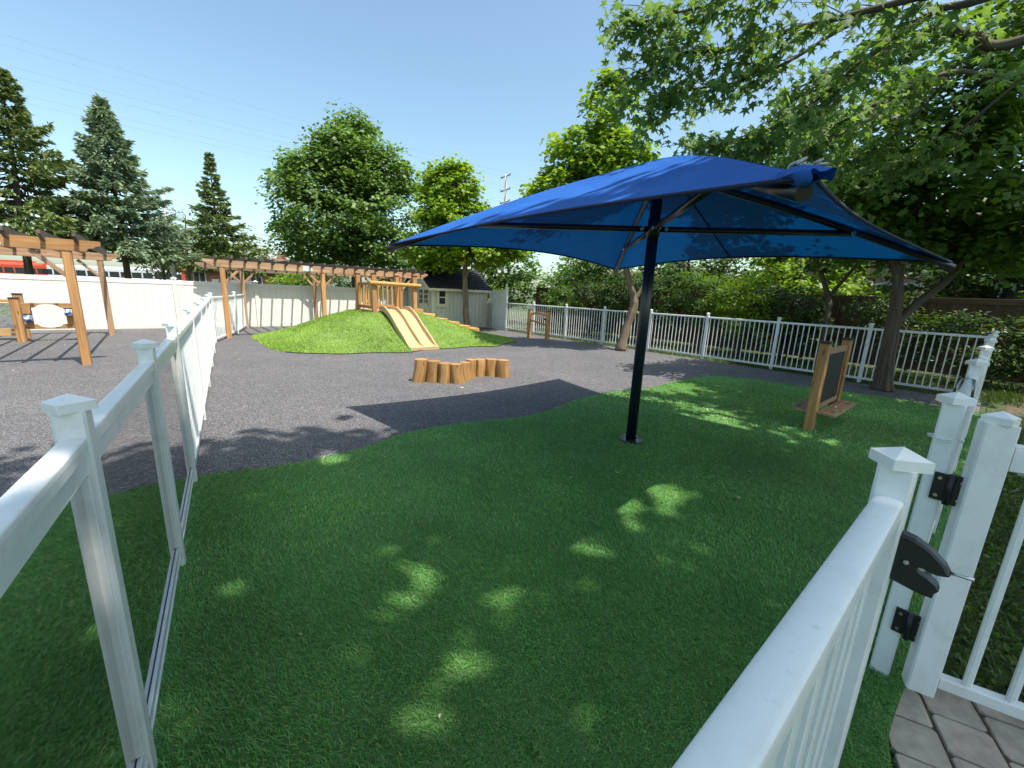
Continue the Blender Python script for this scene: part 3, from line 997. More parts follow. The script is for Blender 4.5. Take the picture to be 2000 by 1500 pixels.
pr_ = pergola('pergola', 'long wooden pergola in front of the tall fence behind the mound', [0, 2.64, 5.3], [.85, 3.2, 5.6], 0, 3.08, -.42, 6.35, 19, 1.98, M['cedar_mid'], M['cedar_old'])
for pg, u, v, H in ((pl, -3.55, -3.675, 2.0), (pr_, 2.05, -.075, 1.98)):
    mb = MB(); mb.beam(uv(u, v - .003, H + .10), uv(u + .28, v - .003, H + .10), .004, .15, ch=0); mb.part('splice_plate', M['alu'], pg)

# ================================================================== PLAY STRUCTURE ON THE MOUND
def play_house():
    t = thing('play_platform', 'square cedar platform with railings on top of the mound', 'play platform', uv(4.1, -1.2, .8))
    ua, ub, va, vb = 3.52, 4.85, -1.95, -.65
    zd = .90
    for u, v, zt, zb in ((ua, va, 1.98, .62), (ub, va, 1.98, .62), (ua, vb, 1.99, .70), (ub, vb, 1.99, .70)):
        mb = MB(); mb.beam(uv(u, v, zb), uv(u, v, zt), .13, .13, up=VD); p = mb.part('post', M['cedar'], t)
        mb = MB(); mb.beam(uv(u, v, zt + .001), uv(u, v, zt + .028), .145, .145, up=VD); mb.part('cap', M['bronze'], p)
    n = 9
    for k in range(n):
        v = va + .02 + (vb - va - .04) * (k + .5) / n
        mb = MB(); mb.beam(uv(ua + .07, v, zd - .02), uv(ub - .07, v, zd - .02), .135, .04); mb.part('deck_board', M['cedar_mid'], t)
    for a, b in (((ua, va), (ub, va)), ((ua, vb), (ub, vb)), ((ua, va), (ua, vb)), ((ub, va), (ub, vb))):
        p, q = uv(*a, zd - .11), uv(*b, zd - .11)
        d = (q - p).normalized()
        mb = MB(); mb.beam(p + d * .066, q - d * .066, .045, .14); mb.part('skirt_board', M['cedar'], t)
    # railings on the left and at the back
    for a, b, nb in (((ua, va), (ua, vb), 5), ((ua, vb), (ub, vb), 7)):
        p, q = uv(*a), uv(*b)
        d = (q - p).normalized()
        p, q = p + d * .066, q - d * .066
        for z, h in ((zd + .10, .085), (zd + .80, .085)):
            mb = MB(); mb.beam(p + up * z, q + up * z, .045, h); mb.part('rail', M['cedar'], t)
        for k in range(nb):
            c = p.lerp(q, (k + .7) / (nb + .4))
            mb = MB(); mb.beam(c + up * (zd + .143), c + up * (zd + .757), .04, .035, up=d); mb.part('baluster', M['cedar_gold'], t)
    # round log rail across the front
    mb = MB()
    mb.tube([uv(ua - .16, va - .09, zd + .83), uv(ua - .15, va - .09, zd + .83), uv(ub + .17, va - .09, zd + .80), uv(ub + .18, va - .09, zd + .80)], [.05, .062, .06, .05], 14)
    mb.part('log_rail', M['cedar_gold'], t)
    for v in (va, vb):
        pass
    mb = MB(); mb.beam(uv(ub, va + .07, zd + .8), uv(ub, vb - .07, zd + .8), .045, .085); mb.part('rail', M['cedar'], t)
play_house()

def slide():
    t = thing('double_slide', 'tan plastic double slide running down the mound', 'slide', uv(4.0, -4.2))
    # centre line from the foot to the deck; three ribs, two chutes
    prof = [(0, .085), (.12, .092), (.32, .135), (.55, .225), (1.0, .455), (1.5, .735), (1.87, .885), (2.10, .945), (2.28, .965), (2.48, .968)]
    prof = smooth_closed(prof, 4)
    ub, w = 3.48, .86
    def at(x, s, z):
        return uv(ub + .19 * (s / 2.3) + x, -4.38 + s, z)
    def strip(x0, x1, dz0, dz1, name, parent=None):
        mb = MB()
        vs_ = []
        for s, z in prof:
            for x, dz in ((x0, dz0), (x0, dz1), (x1, dz1), (x1, dz0)):
                vs_.append(at(x, s, max(z + dz, .012)))
        n = len(prof)
        fs = [(i * 4 + k, i * 4 + (k + 1) % 4, (i + 1) * 4 + (k + 1) % 4, (i + 1) * 4 + k) for i in range(n - 1) for k in range(4)]
        fs += [(0, 1, 2, 3), tuple((n - 1) * 4 + k for k in (3, 2, 1, 0))]
        mb.add(vs_, fs)
        return mb.part(name, M['slide'], parent or t)
    for x0, x1 in ((.045, .41), (.45, .815)):
        strip(x0 - .004, x1 + .004, -.03, .0, 'chute')
    # side walls that flatten out at the foot
    def wall(x0, x1, h, name):
        mb = MB()
        vs_ = []
        for s, z in prof:
            hh = h * min(1, max(.02, (s - .02) / .42)) * (1 - .35 * max(0, (s - 2.0) / .34))
            c = (x1 - x0) * .22
            for x, dz in ((x0, -.045), (x0, hh - .012), (x0 + c, hh), (x1 - c, hh), (x1, hh - .012), (x1, -.045)):
                vs_.append(at(x, s, max(z + dz, .010)))
        n, m = len(prof), 6
        fs = [(i * m + k, i * m + (k + 1) % m, (i + 1) * m + (k + 1) % m, (i + 1) * m + k) for i in range(n - 1) for k in range(m)]
        fs += [tuple(range(m)), tuple((n - 1) * m + k for k in range(m - 1, -1, -1))]
        mb.add(vs_, fs, smooth=False)
        mb.part(name, M['slide'], t)
    wall(0, .05, .135, 'side_wall'); wall(.403, .457, .115, 'middle_rib'); wall(.81, .86, .135, 'side_wall')
    mb = MB(); mb.beam(at(0, -.012, .046), at(w, -.012, .046), .03, .085); mb.part('foot_lip', M['slide'], t)
slide()

steps = [(5.22, .74, .52), (5.68, .60, .50), (6.20, .44, .50), (6.72, .27, .50), (7.22, .12, .45), (7.66, .045, .40)]
names = ['topmost of the wooden block steps beside the platform', 'second wooden block step down from the platform', 'third wooden block step down from the platform', 'fourth wooden block step down from the platform', 'fifth low wooden block step near the foot of the mound', 'lowest flat wooden step at the foot of the mound']
for k, (u, z, w) in enumerate(steps):
    mb = MB()
    zt = max(float(mound_z(u, -1.0)) + .17, .06)
    h = .26 if z > .2 else zt - .002
    mb.beam(uv(u - w / 2, -1.0, zt - h / 2), uv(u + w / 2, -1.0, zt - h / 2), .72, h, ch=.006)
    mb.single('timber_step', M['cedar_gold'], names[k], 'step', uv(u, -1.0, max(0, zt - h)), 'timber steps down the mound')

# ================================================================== LOG STUMPS
lg = [(-1.66, 7.12, .40, .122, -.05, 'leftmost and tallest pale log stump in the row'), (-1.43, 7.15, .375, .118, -.04, 'second log stump from the left, leaning slightly right'),
      (-1.20, 7.13, .35, .118, .0, 'third log stump from the left in the row'), (-.98, 7.14, .34, .118, .03, 'fourth log stump from the left, dark knots down its side'),
      (-.875, 7.40, .33, .10, .0, 'fifth log stump from the left, half hidden where the row bends'), (-.80, 7.68, .34, .10, .0, 'sixth log stump from the left, narrow behind the bend'),
      (-.64, 7.86, .32, .115, .0, 'third log stump from the right end of the row'), (-.42, 7.90, .33, .118, .0, 'second log stump from the right end of the row'),
      (-.19, 7.84, .33, .118, .0, 'rightmost log stump, shaded at the end of the row')]
for k, (x, y, h, r, ln, lab) in enumerate(lg):
    rs = random.Random(k)
    base = Vector((x, y, 0))
    mb = MB()
    n, m = 20, 7
    vs_, gs = [], []
    ph = rs.uniform(0, 6)
    for i in range(m):
        s = i / (m - 1)
        c = base + Vector((-ln * s, 0, h * s)) + Vector((.008 * math.sin(s * 5 + ph), 0, 0))
        for j in range(n):
            a = 2 * math.pi * j / n
            rr = r * (1 + .05 * math.sin(2 * a + ph) + .03 * math.sin(5 * a + ph * 2 + s * 2)) * (1.04 - .06 * s if s < .97 else .95)
            vs_.append(c + Vector((math.cos(a) * rr, math.sin(a) * rr, 0)))
            gs.append((h * s + k, a * r + k, 0))
    fs = [(i * n + j, i * n + (j + 1) % n, (i + 1) * n + (j + 1) % n, (i + 1) * n + j) for i in range(m - 1) for j in range(n)]
    mb.add(vs_, fs, gs, True)
    q = len(mb.v) - n
    mb.add([vs_[-n + j] for j in range(n)] , [tuple(range(n))], [(p.x * 3, p.y * 3, k) for p in vs_[-n:]])
    mb.single('log_stump', M['log'], lab, 'log', base, 'log stumps in a curved row')

# ================================================================== CHALKBOARD EASEL
def chalkboard():
    u0, u1, v = 4.97, 6.10, -12.87
    t = thing('chalkboard_stand', 'outdoor chalkboard between two cedar posts on the turf', 'chalkboard', uv((u0 + u1) / 2, v))
    for u in (u0, u1):
        mb = MB(); mb.beam(uv(u, v, 0), uv(u, v, 1.14), .13, .105, up=VD); p = mb.part('post', M['cedar'], t)
        mb = MB(); mb.beam(uv(u, v, 1.141), uv(u, v, 1.168), .145, .12, up=VD); mb.part('cap', M['bronze'], p)
    a, b = u0 + .066, u1 - .066
    for z, h in ((1.03, .075), (.30, .06)):
        mb = MB(); mb.beam(uv(a, v, z), uv(b, v, z), .06, h); mb.part('rail', M['cedar_mid'], t)
    for u in (a + .02, b - .02):
        mb = MB(); mb.beam(uv(u, v, .331), uv(u, v, .992), .04, .05, up=VD); mb.part('frame_strip', M['cedar'], t)
    mb = MB(); mb.beam(uv(a + .04, v, .66), uv(b - .04, v, .66), .02, .66, ch=0); mb.part('board', M['chalk'], t)
    for s in (-1, 1):
        mb = MB()
        vc = v + s * .155
        mb.beam(uv(u0 - .02, vc, .245), uv(u1 + .02, vc, .245), .20, .028); tr = mb.part('tray', M['cedar_mid'], t)
        for u in (u0 + .12, u0 + .2, u1 - .12, u1 - .2):
            mb = MB(); mb.tube([uv(u, vc + s * .03, .2592), uv(u, vc + s * .03, .2612)], .022, 12); mb.part('cup_hole', M['bronze'], tr)
    q = uv(5.45, v - .14, .26)
    mb = MB(); mb.tube([q, q + UD * .03 + up * .012, q + UD * .05 + up * .004], [.012, .014, .01], 8); mb.part('eraser', M['cream'], t)
chalkboard()

# ================================================================== SMALL ARCHED FRAME BY THE FENCE
def arch_frame():
    u, va, vb = 8.98, -2.98, -3.92
    t = thing('music_frame', 'small cedar frame with arched bars near the back fence', 'play frame', uv(u, (va + vb) / 2))
    for v in (va, vb):
        mb = MB(); mb.beam(uv(u, v, 0), uv(u, v, 1.02), .12, .12, up=VD); p = mb.part('post', M['cedar'], t)
        mb = MB(); mb.beam(uv(u, v, 1.021), uv(u, v, 1.045), .135, .135, up=VD); mb.part('cap', M['bronze'], p)
    for zc, rise, hh in ((.88, .05, .075), (.66, -.12, .06)):
        n = 9
        vs_, gs = [], []
        for i in range(n):
            s = i / (n - 1)
            v = va - .062 + (vb - va + .124) * s
            z = zc + (rise * math.sin(math.pi * s) if rise > 0 else rise * s)
            for x, dz in ((-.025, -hh / 2), (.025, -hh / 2), (.025, hh / 2), (-.025, hh / 2)):
                vs_.append(uv(u + x, v, z + dz)); gs.append((s * 1.0, x, dz))
        fs = [(i * 4 + k, i * 4 + (k + 1) % 4, (i + 1) * 4 + (k + 1) % 4, (i + 1) * 4 + k) for i in range(n - 1) for k in range(4)]
        mb = MB(); mb.add(vs_, fs, gs); mb.part('bar', M['cedar'], t)
    mb = MB(); mb.tube([uv(u - .07, vb + .1, .72), uv(u - .07, vb + .1, .78)], .045, 10); mb.part('knob', M['bronze'], t)
arch_frame()

# ================================================================== PLAY PANELS UNDER THE LEFT PERGOLA
def play_panels():
    v = .55
    ua, ub = -4.0, -3.0
    t = thing('activity_frame', 'cedar play frame with a rounded opening and two blue printed drums', 'play frame', uv(-3.4, v))
    for u in (ua, ub):
        mb = MB(); mb.beam(uv(u, v, 0), uv(u, v, 1.0), .15, .15, up=VD); p = mb.part('post', M['cedar'], t)
        mb = MB(); mb.beam(uv(u, v, 1.001), uv(u, v, 1.03), .165, .165, up=VD); mb.part('cap', M['bronze'], p)
    a, b = ua + .076, ub - .076
    def scal(z0, z1, sgn):
        n = 24
        top, bot = [], []
        for i in range(n + 1):
            s = i / n
            c = max(0, 1 - ((s - .5) / .24) ** 2)
            top.append((s, z1)); bot.append((s, z0 + sgn * .085 * math.sqrt(c)))
        out = [(a + (b - a) * s, z) for s, z in top] + [(a + (b - a) * s, z) for s, z in reversed(bot)]
        k = len(out)
        vs_ = [uv(u, v + e * .025, z) for e in (-1, 1) for u, z in out]
        gs = [(u, z, e) for e in (-1, 1) for u, z in out]
        fs = []
        m = n + 1
        for i in range(n):
            q = (i, i + 1, k - 2 - i, k - 1 - i)
            fs += [q, tuple(k + x for x in reversed(q))]
        fs += [(i, k + i, k + (i + 1) % k, (i + 1) % k) for i in range(k)]
        mb = MB(); mb.add(vs_, fs, gs); mb.part('scalloped_rail', M['cedar'], t)
    scal(.80, .91, 1); scal(.41, .30, -1)
    for u, z in ((a + .10, .56), (b - .08, .70)):
        mb = MB(); mb.beam(uv(u, v, .411), uv(u, v, .80), .12, .05, up=VD); mb.part('stile', M['cedar'], t)
        mb = MB(); mb.tube([uv(u, v - .09, z - .08), uv(u, v - .09, z + .08)], .075, 16); d = mb.part('drum', M['print'], t)
        mb = MB(); mb.tube([uv(u, v - .09, z + .081), uv(u, v - .09, z + .10)], .078, 16); mb.part('drum_rim', M['bronze'], d)
    # mirror panel beyond
    v2 = 1.05
    t = thing('mirror_frame', 'cedar framed mirror at the far left edge', 'mirror', uv(-4.9, v2))
    for u in (-4.02, -5.3):
        mb = MB(); mb.beam(uv(u, v2, 0), uv(u, v2, 1.08), .15, .15, up=VD); p = mb.part('post', M['cedar'], t)
        mb = MB(); mb.beam(uv(u, v2, 1.081), uv(u, v2, 1.11), .165, .165, up=VD); mb.part('cap', M['bronze'], p)
    for z in (.93, .24, .14):
        mb = MB(); mb.beam(uv(-5.22, v2, z), uv(-4.1, v2, z), .05, .07); mb.part('rail', M['cedar_gold'], t)
    mb = MB(); mb.beam(uv(-5.2, v2, .58), uv(-4.12, v2, .58), .02, .60, ch=0); mb.part('mirror', M['mirror'], t)
play_panels()

# ================================================================== SHED
def shed():
    ua, ub, va, vb = 7.2, 9.93, 1.05, 3.25
    H, R = 1.80, 2.55
    t = thing('garden_shed', 'pale grey garden shed with dark shingle roof behind the mound', 'shed', uv((ua + ub) / 2, va))
    mb = MB(); mb.beam(uv(ua + .02, (va + vb) / 2, H / 2), uv(ub - .02, (va + vb) / 2, H / 2), vb - va - .04, H - .02, ch=0); wl_ = mb.part('wall', M['shedwall'], t)
    vm = (va + vb) / 2
    mb = MB()
    for u in (ua + .02, ub - .02):
        pass
    pr3 = [(va + .02, H - .02), (vb - .02, H - .02), (vm, R - .06)]
    vs_ = [uv(u, v, z) for u in (ua + .02, ub - .02) for v, z in pr3]
    mb.add(vs_, [(0, 1, 2), (5, 4, 3), (0, 3, 4, 1), (1, 4, 5, 2), (2, 5, 3, 0)]); mb.part('gable', M['shedwall'], wl_)
    n = 14
    bw = (ub - ua) / n
    for k in range(n):
        mb = MB(); mb.beam(uv(ua + bw * (k + .5), va, .02), uv(ua + bw * (k + .5), va, H - .02), bw - .012, .03, up=VD, ch=.004); mb.part('siding_board', M['shedwall'], wl_)
    n = 11
    bw = (vb - va) / n
    for k in range(n):
        v = va + bw * (k + .5)
        zt = H + (R - H) * (1 - abs(v - vm) / (vm - va)) - .10
        mb = MB(); mb.beam(uv(ua, v, .02), uv(ua, v, zt), .03, bw - .012, up=VD, ch=.004); mb.part('siding_board', M['shedwall'], wl_)
    for u, v in ((ua - .01, va - .01), (ub + .005, va - .01)):
        mb = MB(); mb.beam(uv(u, v, .01), uv(u, v, H - .01), .09, .06, up=VD); mb.part('corner_trim', M['shedtrim'], wl_)
    # roof, two slopes with overhang
    for s, ve in ((-1, va - .22), (1, vb + .22)):
        ze = H - (R - H) * .22 / (vm - va)
        c = [uv(ua - .3, ve, ze), uv(ub + .15, ve, ze), uv(ub + .15, vm, R), uv(ua - .3, vm, R)]
        nn = (c[1] - c[0]).cross(c[3] - c[0]).normalized()
        if nn.z < 0: nn = -nn
        mb = MB(); mb.add([p + nn * e for e in (.0, .05) for p in c], [(3, 2, 1, 0), (4, 5, 6, 7), (0, 1, 5, 4), (1, 2, 6, 5), (2, 3, 7, 6), (3, 0, 4, 7)])
        rf = mb.part('roof', M['roof'], t)
        rows = 9
        for k in range(rows):
            f0, f1 = k / rows, (k + 1) / rows
            p0, p1 = c[0].lerp(c[3], f0), c[1].lerp(c[2], f0)
            q0, q1 = c[0].lerp(c[3], f1), c[1].lerp(c[2], f1)
            mb = MB(); mb.add([p0 + nn * .074, p1 + nn * .074, q1 + nn * .054, q0 + nn * .054, p0 + nn * .052, p1 + nn * .052], [(0, 1, 2, 3), (4, 5, 1, 0), (1, 5, 2), (0, 3, 4)])
            mb.part('shingle_course', M['roof'], rf)
        mb = MB(); mb.beam(c[0] + up * -.03, c[1] + up * -.03, .025, .10); mb.part('fascia', M['shedtrim'], rf)
        mb = MB(); mb.beam(c[0] - up * .035 - UD * .015, c[3] - up * .035 - UD * .015, .025, .11); mb.part('barge_board', M['shedtrim'], rf)
    # double doors in the gable wall
    for k in range(2):
        v0 = va + .28 + .44 * k
        mb = MB(); mb.beam(uv(ua - .035, v0 + .21, .08), uv(ua - .035, v0 + .21, 1.72), .03, .42, up=VD, ch=.003); d = mb.part('door', M['shedtrim'], t)
        for r in range(3):
            for c2 in range(2):
                z = 1.03 + r * .2
                mb = MB(); mb.beam(uv(ua - .0525, v0 + .13 + .16 * c2, z), uv(ua - .0525, v0 + .13 + .16 * c2, z + .16), .006, .12, up=VD, ch=0); mb.part('pane', M['dark_glass'], d)
        mb = MB(); mb.beam(uv(ua - .0525, v0 + .21, .2), uv(ua - .0525, v0 + .21, .78), .005, .26, up=VD, ch=0); mb.part('lower_panel', M['shedwall'], d)
        for z in (.4, .95, 1.5):
            mb = MB(); mb.beam(uv(ua - .054, v0 + (.02 if k == 0 else .40), z), uv(ua - .054, v0 + (.02 if k == 0 else .40), z + .09), .008, .03, up=VD, ch=0); mb.part('hinge', M['bronze'], d)
    # small window with shutters on the long wall
    uc = ua + .42
    mb = MB(); mb.beam(uv(uc, va - .03, .98), uv(uc, va - .03, 1.62), .44, .03, up=VD, ch=.003); w = mb.part('window', M['shedtrim'], t)
    for z0, z1 in ((1.04, 1.29), (1.33, 1.57)):
        mb = MB(); mb.beam(uv(uc, va - .047, z0), uv(uc, va - .047, z1), .28, .006, up=VD, ch=0); mb.part('pane', M['dark_glass'], w)
    mb = MB(); mb.beam(uv(uc - .25, va - .05, .94), uv(uc + .25, va - .05, .94), .06, .06); mb.part('sill', M['shedtrim'], w)
    for s in (-1, 1):
        mb = MB(); mb.beam(uv(uc + s * .24, va - .05, 1.0), uv(uc + s * .24, va - .05, 1.6), .035, .02, up=VD); mb.part('trim', M['shedtrim'], w)
shed()
# concrete blocks by the shed corner
t = thing('block_stack', 'narrow stack of pale concrete blocks at the shed corner', 'blocks', uv(9.98, .82))
for k in range(6):
    mb = MB(); mb.beam(uv(9.90, .82, .09 + .187 * k), uv(10.03, .82, .09 + .187 * k), .19, .18, ch=.008); mb.part('block', M['concrete'], t)

# ================================================================== PAVERS
def pavers():
    root = sheet('paving', [(1.10, .62), (1.52, 1.24), (1.84, 1.48), (2.16, 1.46), (2.66, .9), (2.3, .1), (1.5, -.3)], -.014, M['dirt'])
    tag(root, 'small path of worn stone pavers by the gate', 'paving')
    a = math.radians(62)
    rs = random.Random(5)
    poly = [(1.12, .62), (1.49, 1.26), (1.84, 1.55), (2.12, 1.44), (2.6, .9), (2.3, .1), (1.5, -.3)]
    for i in range(-10, 12):
        for j in range(-10, 12):
            s = .185
            x = 1.75 + (i * math.cos(a) - j * math.sin(a)) * s + (s * .5 * math.cos(a) if j % 2 else 0)
            y = .75 + (i * math.sin(a) + j * math.cos(a)) * s + (s * .5 * math.sin(a) if j % 2 else 0)
            if not in_poly(np.array([[x, y]]), poly)[0]: continue
            mb = MB()
            w = s / 2 - .0035
            n = 8
            pts = []
            for (px, py) in ((-w, -w * .86), (-w * .86, -w), (w * .86, -w), (w, -w * .86), (w, w * .86), (w * .86, w), (-w * .86, w), (-w, w * .86)):
                px *= rs.uniform(.95, 1.0); py *= rs.uniform(.95, 1.0)
                pts.append((x + px * math.cos(a) - py * math.sin(a), y + px * math.sin(a) + py * math.cos(a)))
            z = rs.uniform(-.006, -.001)
            tx, ty = rs.uniform(-.03, .03), rs.uniform(-.03, .03)
            f = .965
            vs_ = [(p[0], p[1], -.03) for p in pts] + [(p[0], p[1], z - .004) for p in pts] + [(x + (p[0] - x) * f, y + (p[1] - y) * f, z + (p[0] - x) * tx + (p[1] - y) * ty) for p in pts]
            fs = [(k, (k + 1) % n, n + (k + 1) % n, n + k) for k in range(n)] + [(n + k, n + (k + 1) % n, 2 * n + (k + 1) % n, 2 * n + k) for k in range(n)] + [tuple(range(2 * n, 3 * n))]
            mb.add(vs_, fs)
            mb.part('paver', M['paver'], root)
pavers()

# ================================================================== VEGETATION
def limb(mb, a, b, r0, r1, sag=.12, n=5, seg=7):
    a, b = Vector(a), Vector(b)
    L = (b - a).length
    o = Vector((random.uniform(-1, 1), random.uniform(-1, 1), random.uniform(.2, 1.2))) * L * sag
    pts, rad = [], []
    for i in range(seg):
        s = i / (seg - 1)
        p = a.lerp(b, s) + o * math.sin(math.pi * s) + Vector((random.uniform(-1, 1), random.uniform(-1, 1), random.uniform(-1, 1))) * L * .012
        pts.append(p); rad.append(r0 + (r1 - r0) * s ** .8)
    mb.tube(pts, rad, n)
    return pts

def broadleaf(name, label, base, trunk, blobs, ncl, per, lsize, crad, mat, bark, tmpl=MAPLE, nlimb=26, cat='tree', flat=.55, group=None, shell=.55, limb_r=.05, droop=.0, seed=0, trunk_n=10):
    """trunk: list of stems, each [(x,y,z,r),...] in world space; blobs: crown ellipsoids (x,y,z,rx,ry,rz,weight)"""
    random.seed(100 + seed)
    base = Vector(base)
    t = thing(name, label, cat, base, group)
    cents, outs = [], []
    W = np.array([b[6] for b in blobs], float); W /= W.sum()
    for k in np.sort(rng.choice(len(blobs), ncl, p=W)):
        b = blobs[k]
        d = rng.normal(size=3); d /= np.linalg.norm(d)
        r = shell + (1 - shell) * rng.uniform() ** .6
        cents.append([b[0] + d[0] * r * b[3], b[1] + d[1] * r * b[4], b[2] + d[2] * r * b[5]])
        outs.append(d)
    cents, outs = np.array(cents), np.array(outs)
    mb = MB()
    stems = []
    for st in trunk:
        pts = smooth_closed([tuple(p) for p in st], 5)
        mb.tube([p[:3] for p in pts], [p[3] * (1 + .06 * math.sin(i * 1.7)) for i, p in enumerate(pts)], trunk_n)
        stems += [p for p in pts[len(pts) // 3:]]
    sp_ = np.array([p[:3] for p in stems])
    for k in rng.choice(ncl, min(nlimb, ncl), replace=False):
        c = cents[k]
        d = np.linalg.norm(sp_ - (c - np.array([0, 0, np.linalg.norm(c[:2] - sp_[:, :2].mean(0)) * .5])), axis=1)
        i = int(np.argmin(d))
        r0 = min(limb_r, stems[i][3] * .8)
        pts = limb(mb, sp_[i], c, r0, max(.006, r0 * .18), .08, 5)
        q = pts[len(pts) * 2 // 3]
        dd = np.linalg.norm(cents - np.array(q), axis=1)
        for j in np.argsort(dd)[1:3]:
            limb(mb, q, cents[j], r0 * .4, .005, .06, 4, 5)
    mb.part('trunk', bark, t)
    n = ncl * per
    ci = np.repeat(np.arange(ncl), per)
    cs = crad * rng.uniform(.65, 1.35, ncl)
    off = unit(rng.normal(size=(n, 3))) * (rng.uniform(size=(n, 1)) ** .55)
    off *= (cs[ci])[:, None]
    off[:, 2] *= flat
    off[:, 2] -= droop * np.hypot(off[:, 0], off[:, 1])
    pos = cents[ci] + off
    nrm = np.array([0, 0, 1.0]) * .9 + outs[ci] * .45 + rng.normal(size=(n, 3)) * .42
    size = lsize * rng.uniform(.6, 1.25, n)
    yd = off * np.array([1, 1, .3]) + outs[ci] * .25 * crad + rng.normal(size=(n, 3)) * crad * .25 - np.array([0, 0, crad * .25])
    v, f = leaf_arrays(pos, nrm, size, tmpl, yd)
    link('crown', fast_mesh('crown', v, f, mat, base), t)
    return t

def spruce(name, label, base, H, R, mat, seed, whorls=26, gap=.18, per=8, taper=.85, bare=0.0, sps=20, lean=(0, 0)):
    random.seed(seed)
    r_ = np.random.default_rng(seed)
    base = Vector(base)
    t = thing(name, label, 'tree', base, 'spruces behind the tall fence')
    mb = MB()
    top = base + Vector((lean[0], lean[1], H))
    mb.tube([base.lerp(top, s) for s in (0, .3, .6, .9, 1)], [H * .017, H * .013, H * .008, H * .003, .01], 10)
    P, Y, S = [], [], []
    for w in range(whorls):
        s = gap + (1 - gap) * (w / (whorls - 1)) ** .95
        c = base.lerp(top, min(s, .995))
        L0 = R * ((1 - s) ** taper) * (1.0 - .25 * max(0, s - .6) / .4) + .10
        nb = max(4, int(per * (1 - .35 * s)))
        a0 = r_.uniform(0, 6)
        for b in range(nb):
            if r_.uniform() < bare: continue
            a = a0 + 2 * math.pi * b / nb + r_.uniform(-.25, .25)
            L = L0 * r_.uniform(.6, 1.18)
            d = np.array([math.cos(a), math.sin(a), 0])
            tilt = r_.uniform(-.10, .16) + (s - .5) * .28
            n = 6
            pts = []
            for i in range(n):
                q = i / (n - 1)
                pts.append(np.array(c) + d * L * q + np.array([0, 0, L * (tilt * q - .28 * q * (1 - q) + .06 * q ** 3)]))
            mb.tube([Vector(p) for p in pts], [.004 * H * (1 - s * .6) * (1 - .85 * i / (n - 1)) + .004 for i in range(n)], 4, caps=False)
            m = int(sps * (.35 + L / R))
            for i in range(m):
                q = r_.uniform(.22, 1.0) ** .8
                k = q * (n - 1); i0 = min(int(k), n - 2)
                p = pts[i0] + (pts[i0 + 1] - pts[i0]) * (k - i0)
                sd = np.array([-d[1], d[0], 0]) * r_.choice([-1, 1])
                wd = .34 * L * (1 - q * .75) * r_.uniform(0, 1)
                p = p + sd * wd + np.array([0, 0, -.12 * wd + r_.normal() * .04 * H * .1])
                P.append(p)
                Y.append(d * r_.uniform(.4, 1.0) + sd * r_.uniform(.0, .9) + np.array([0, 0, r_.uniform(-.35, .25)]))
                S.append(.034 * H * r_.uniform(.6, 1.2) * (.7 + .5 * (1 - s)))
    mb.part('trunk', M['bark'], t)
    P, Y, S = np.array(P), np.array(Y), np.array(S)
    nrm = np.array([0, 0, 1.0]) + r_.normal(size=P.shape) * .5
    a1 = leaf_arrays(P, nrm, S, SPRAY, Y)
    a2 = leaf_arrays(P, np.cross(unit(Y), np.array([0, 0, 1.0])) + r_.normal(size=P.shape) * .3, S * .85, SPRAY, Y + np.array([0, 0, -.25]))
    v, f = join_arrays([a1, a2])
    link('crown', fast_mesh('crown', v, f, mat, base), t)

# ---- conifers behind the tall fence
spruce('spruce_tree', 'tall yellow green spruce cut by the left edge', (-21.0, 18, -.03), 9.3, 4.2, M['needle_green'], 21, whorls=24, gap=.33, per=9, bare=.16, sps=105, lean=(.6, 0))
spruce('spruce_tree', 'full blue green spruce with a pointed top', (-18.5, 20, -.03), 9.15, 3.8, M['needle_blue'], 22, whorls=27, gap=.30, per=9, sps=120, bare=.05, taper=.95)
spruce('spruce_tree', 'thin ragged spruce between the lamp post and the big maple', (-21.0, 30, -.03), 9.9, 3.6, M['needle_green'], 23, whorls=24, gap=.26, per=8, taper=1.15, bare=.08, sps=95)
# ---- maples
broadleaf('maple_tree', 'big rounded dark green maple behind the long pergola', (-9.0, 24, -.03), [[(-9.0, 24, -.03, .30), (-9.1, 24, 2, .26), (-9.0, 24, 5, .18), (-8.9, 24, 9.2, .05)]],
          [(-10.5, 24, 5.4, 3.2, 3.4, 2.9, 6), (-7.4, 24, 5.4, 2.6, 3.0, 2.8, 4.5), (-10.9, 24, 7.2, 2.2, 2.2, 1.5, 2.8), (-7.7, 24, 7.6, 1.9, 1.8, 1.5, 2.6), (-9.3, 24, 8.4, 1.8, 1.7, 1.3, 2.4), (-8.9, 24, 9.9, .8, .9, .8, .8), (-7.0, 24, 3.6, 2.4, 2.6, 1.2, 1.6), (-11.2, 24, 3.7, 2.2, 2.4, 1.2, 1.6)],
          500, 80, .150, .84, M['leaf_dark'], M['bark'], MAPLE_S, nlimb=40, seed=1, limb_r=.10)
b6 = uv(8.55, .45)
broadleaf('maple_tree', 'slender lime green maple growing in front of the shed', b6, [[(b6.x, b6.y, 0, .17), (b6.x - .10, b6.y, .8, .125), (b6.x - .15, b6.y, 1.9, .115), (b6.x - .2, b6.y, 3.2, .09), (b6.x - .55, b6.y, 6.0, .02)]],
          [(b6.x - .75, b6.y, 5.3, 1.15, 1.1, 1.3, 3), (b6.x - .3, b6.y, 4.2, 1.9, 1.6, 1.0, 4.5), (b6.x + .4, b6.y, 3.3, 2.0, 1.6, .75, 3.5), (b6.x - 1.2, b6.y, 3.2, 1.5, 1.2, .8, 2.4)],
          310, 66, .125, .46, M['leaf_lime'], M['bark_pale'], MAPLE_S, nlimb=26, seed=2)
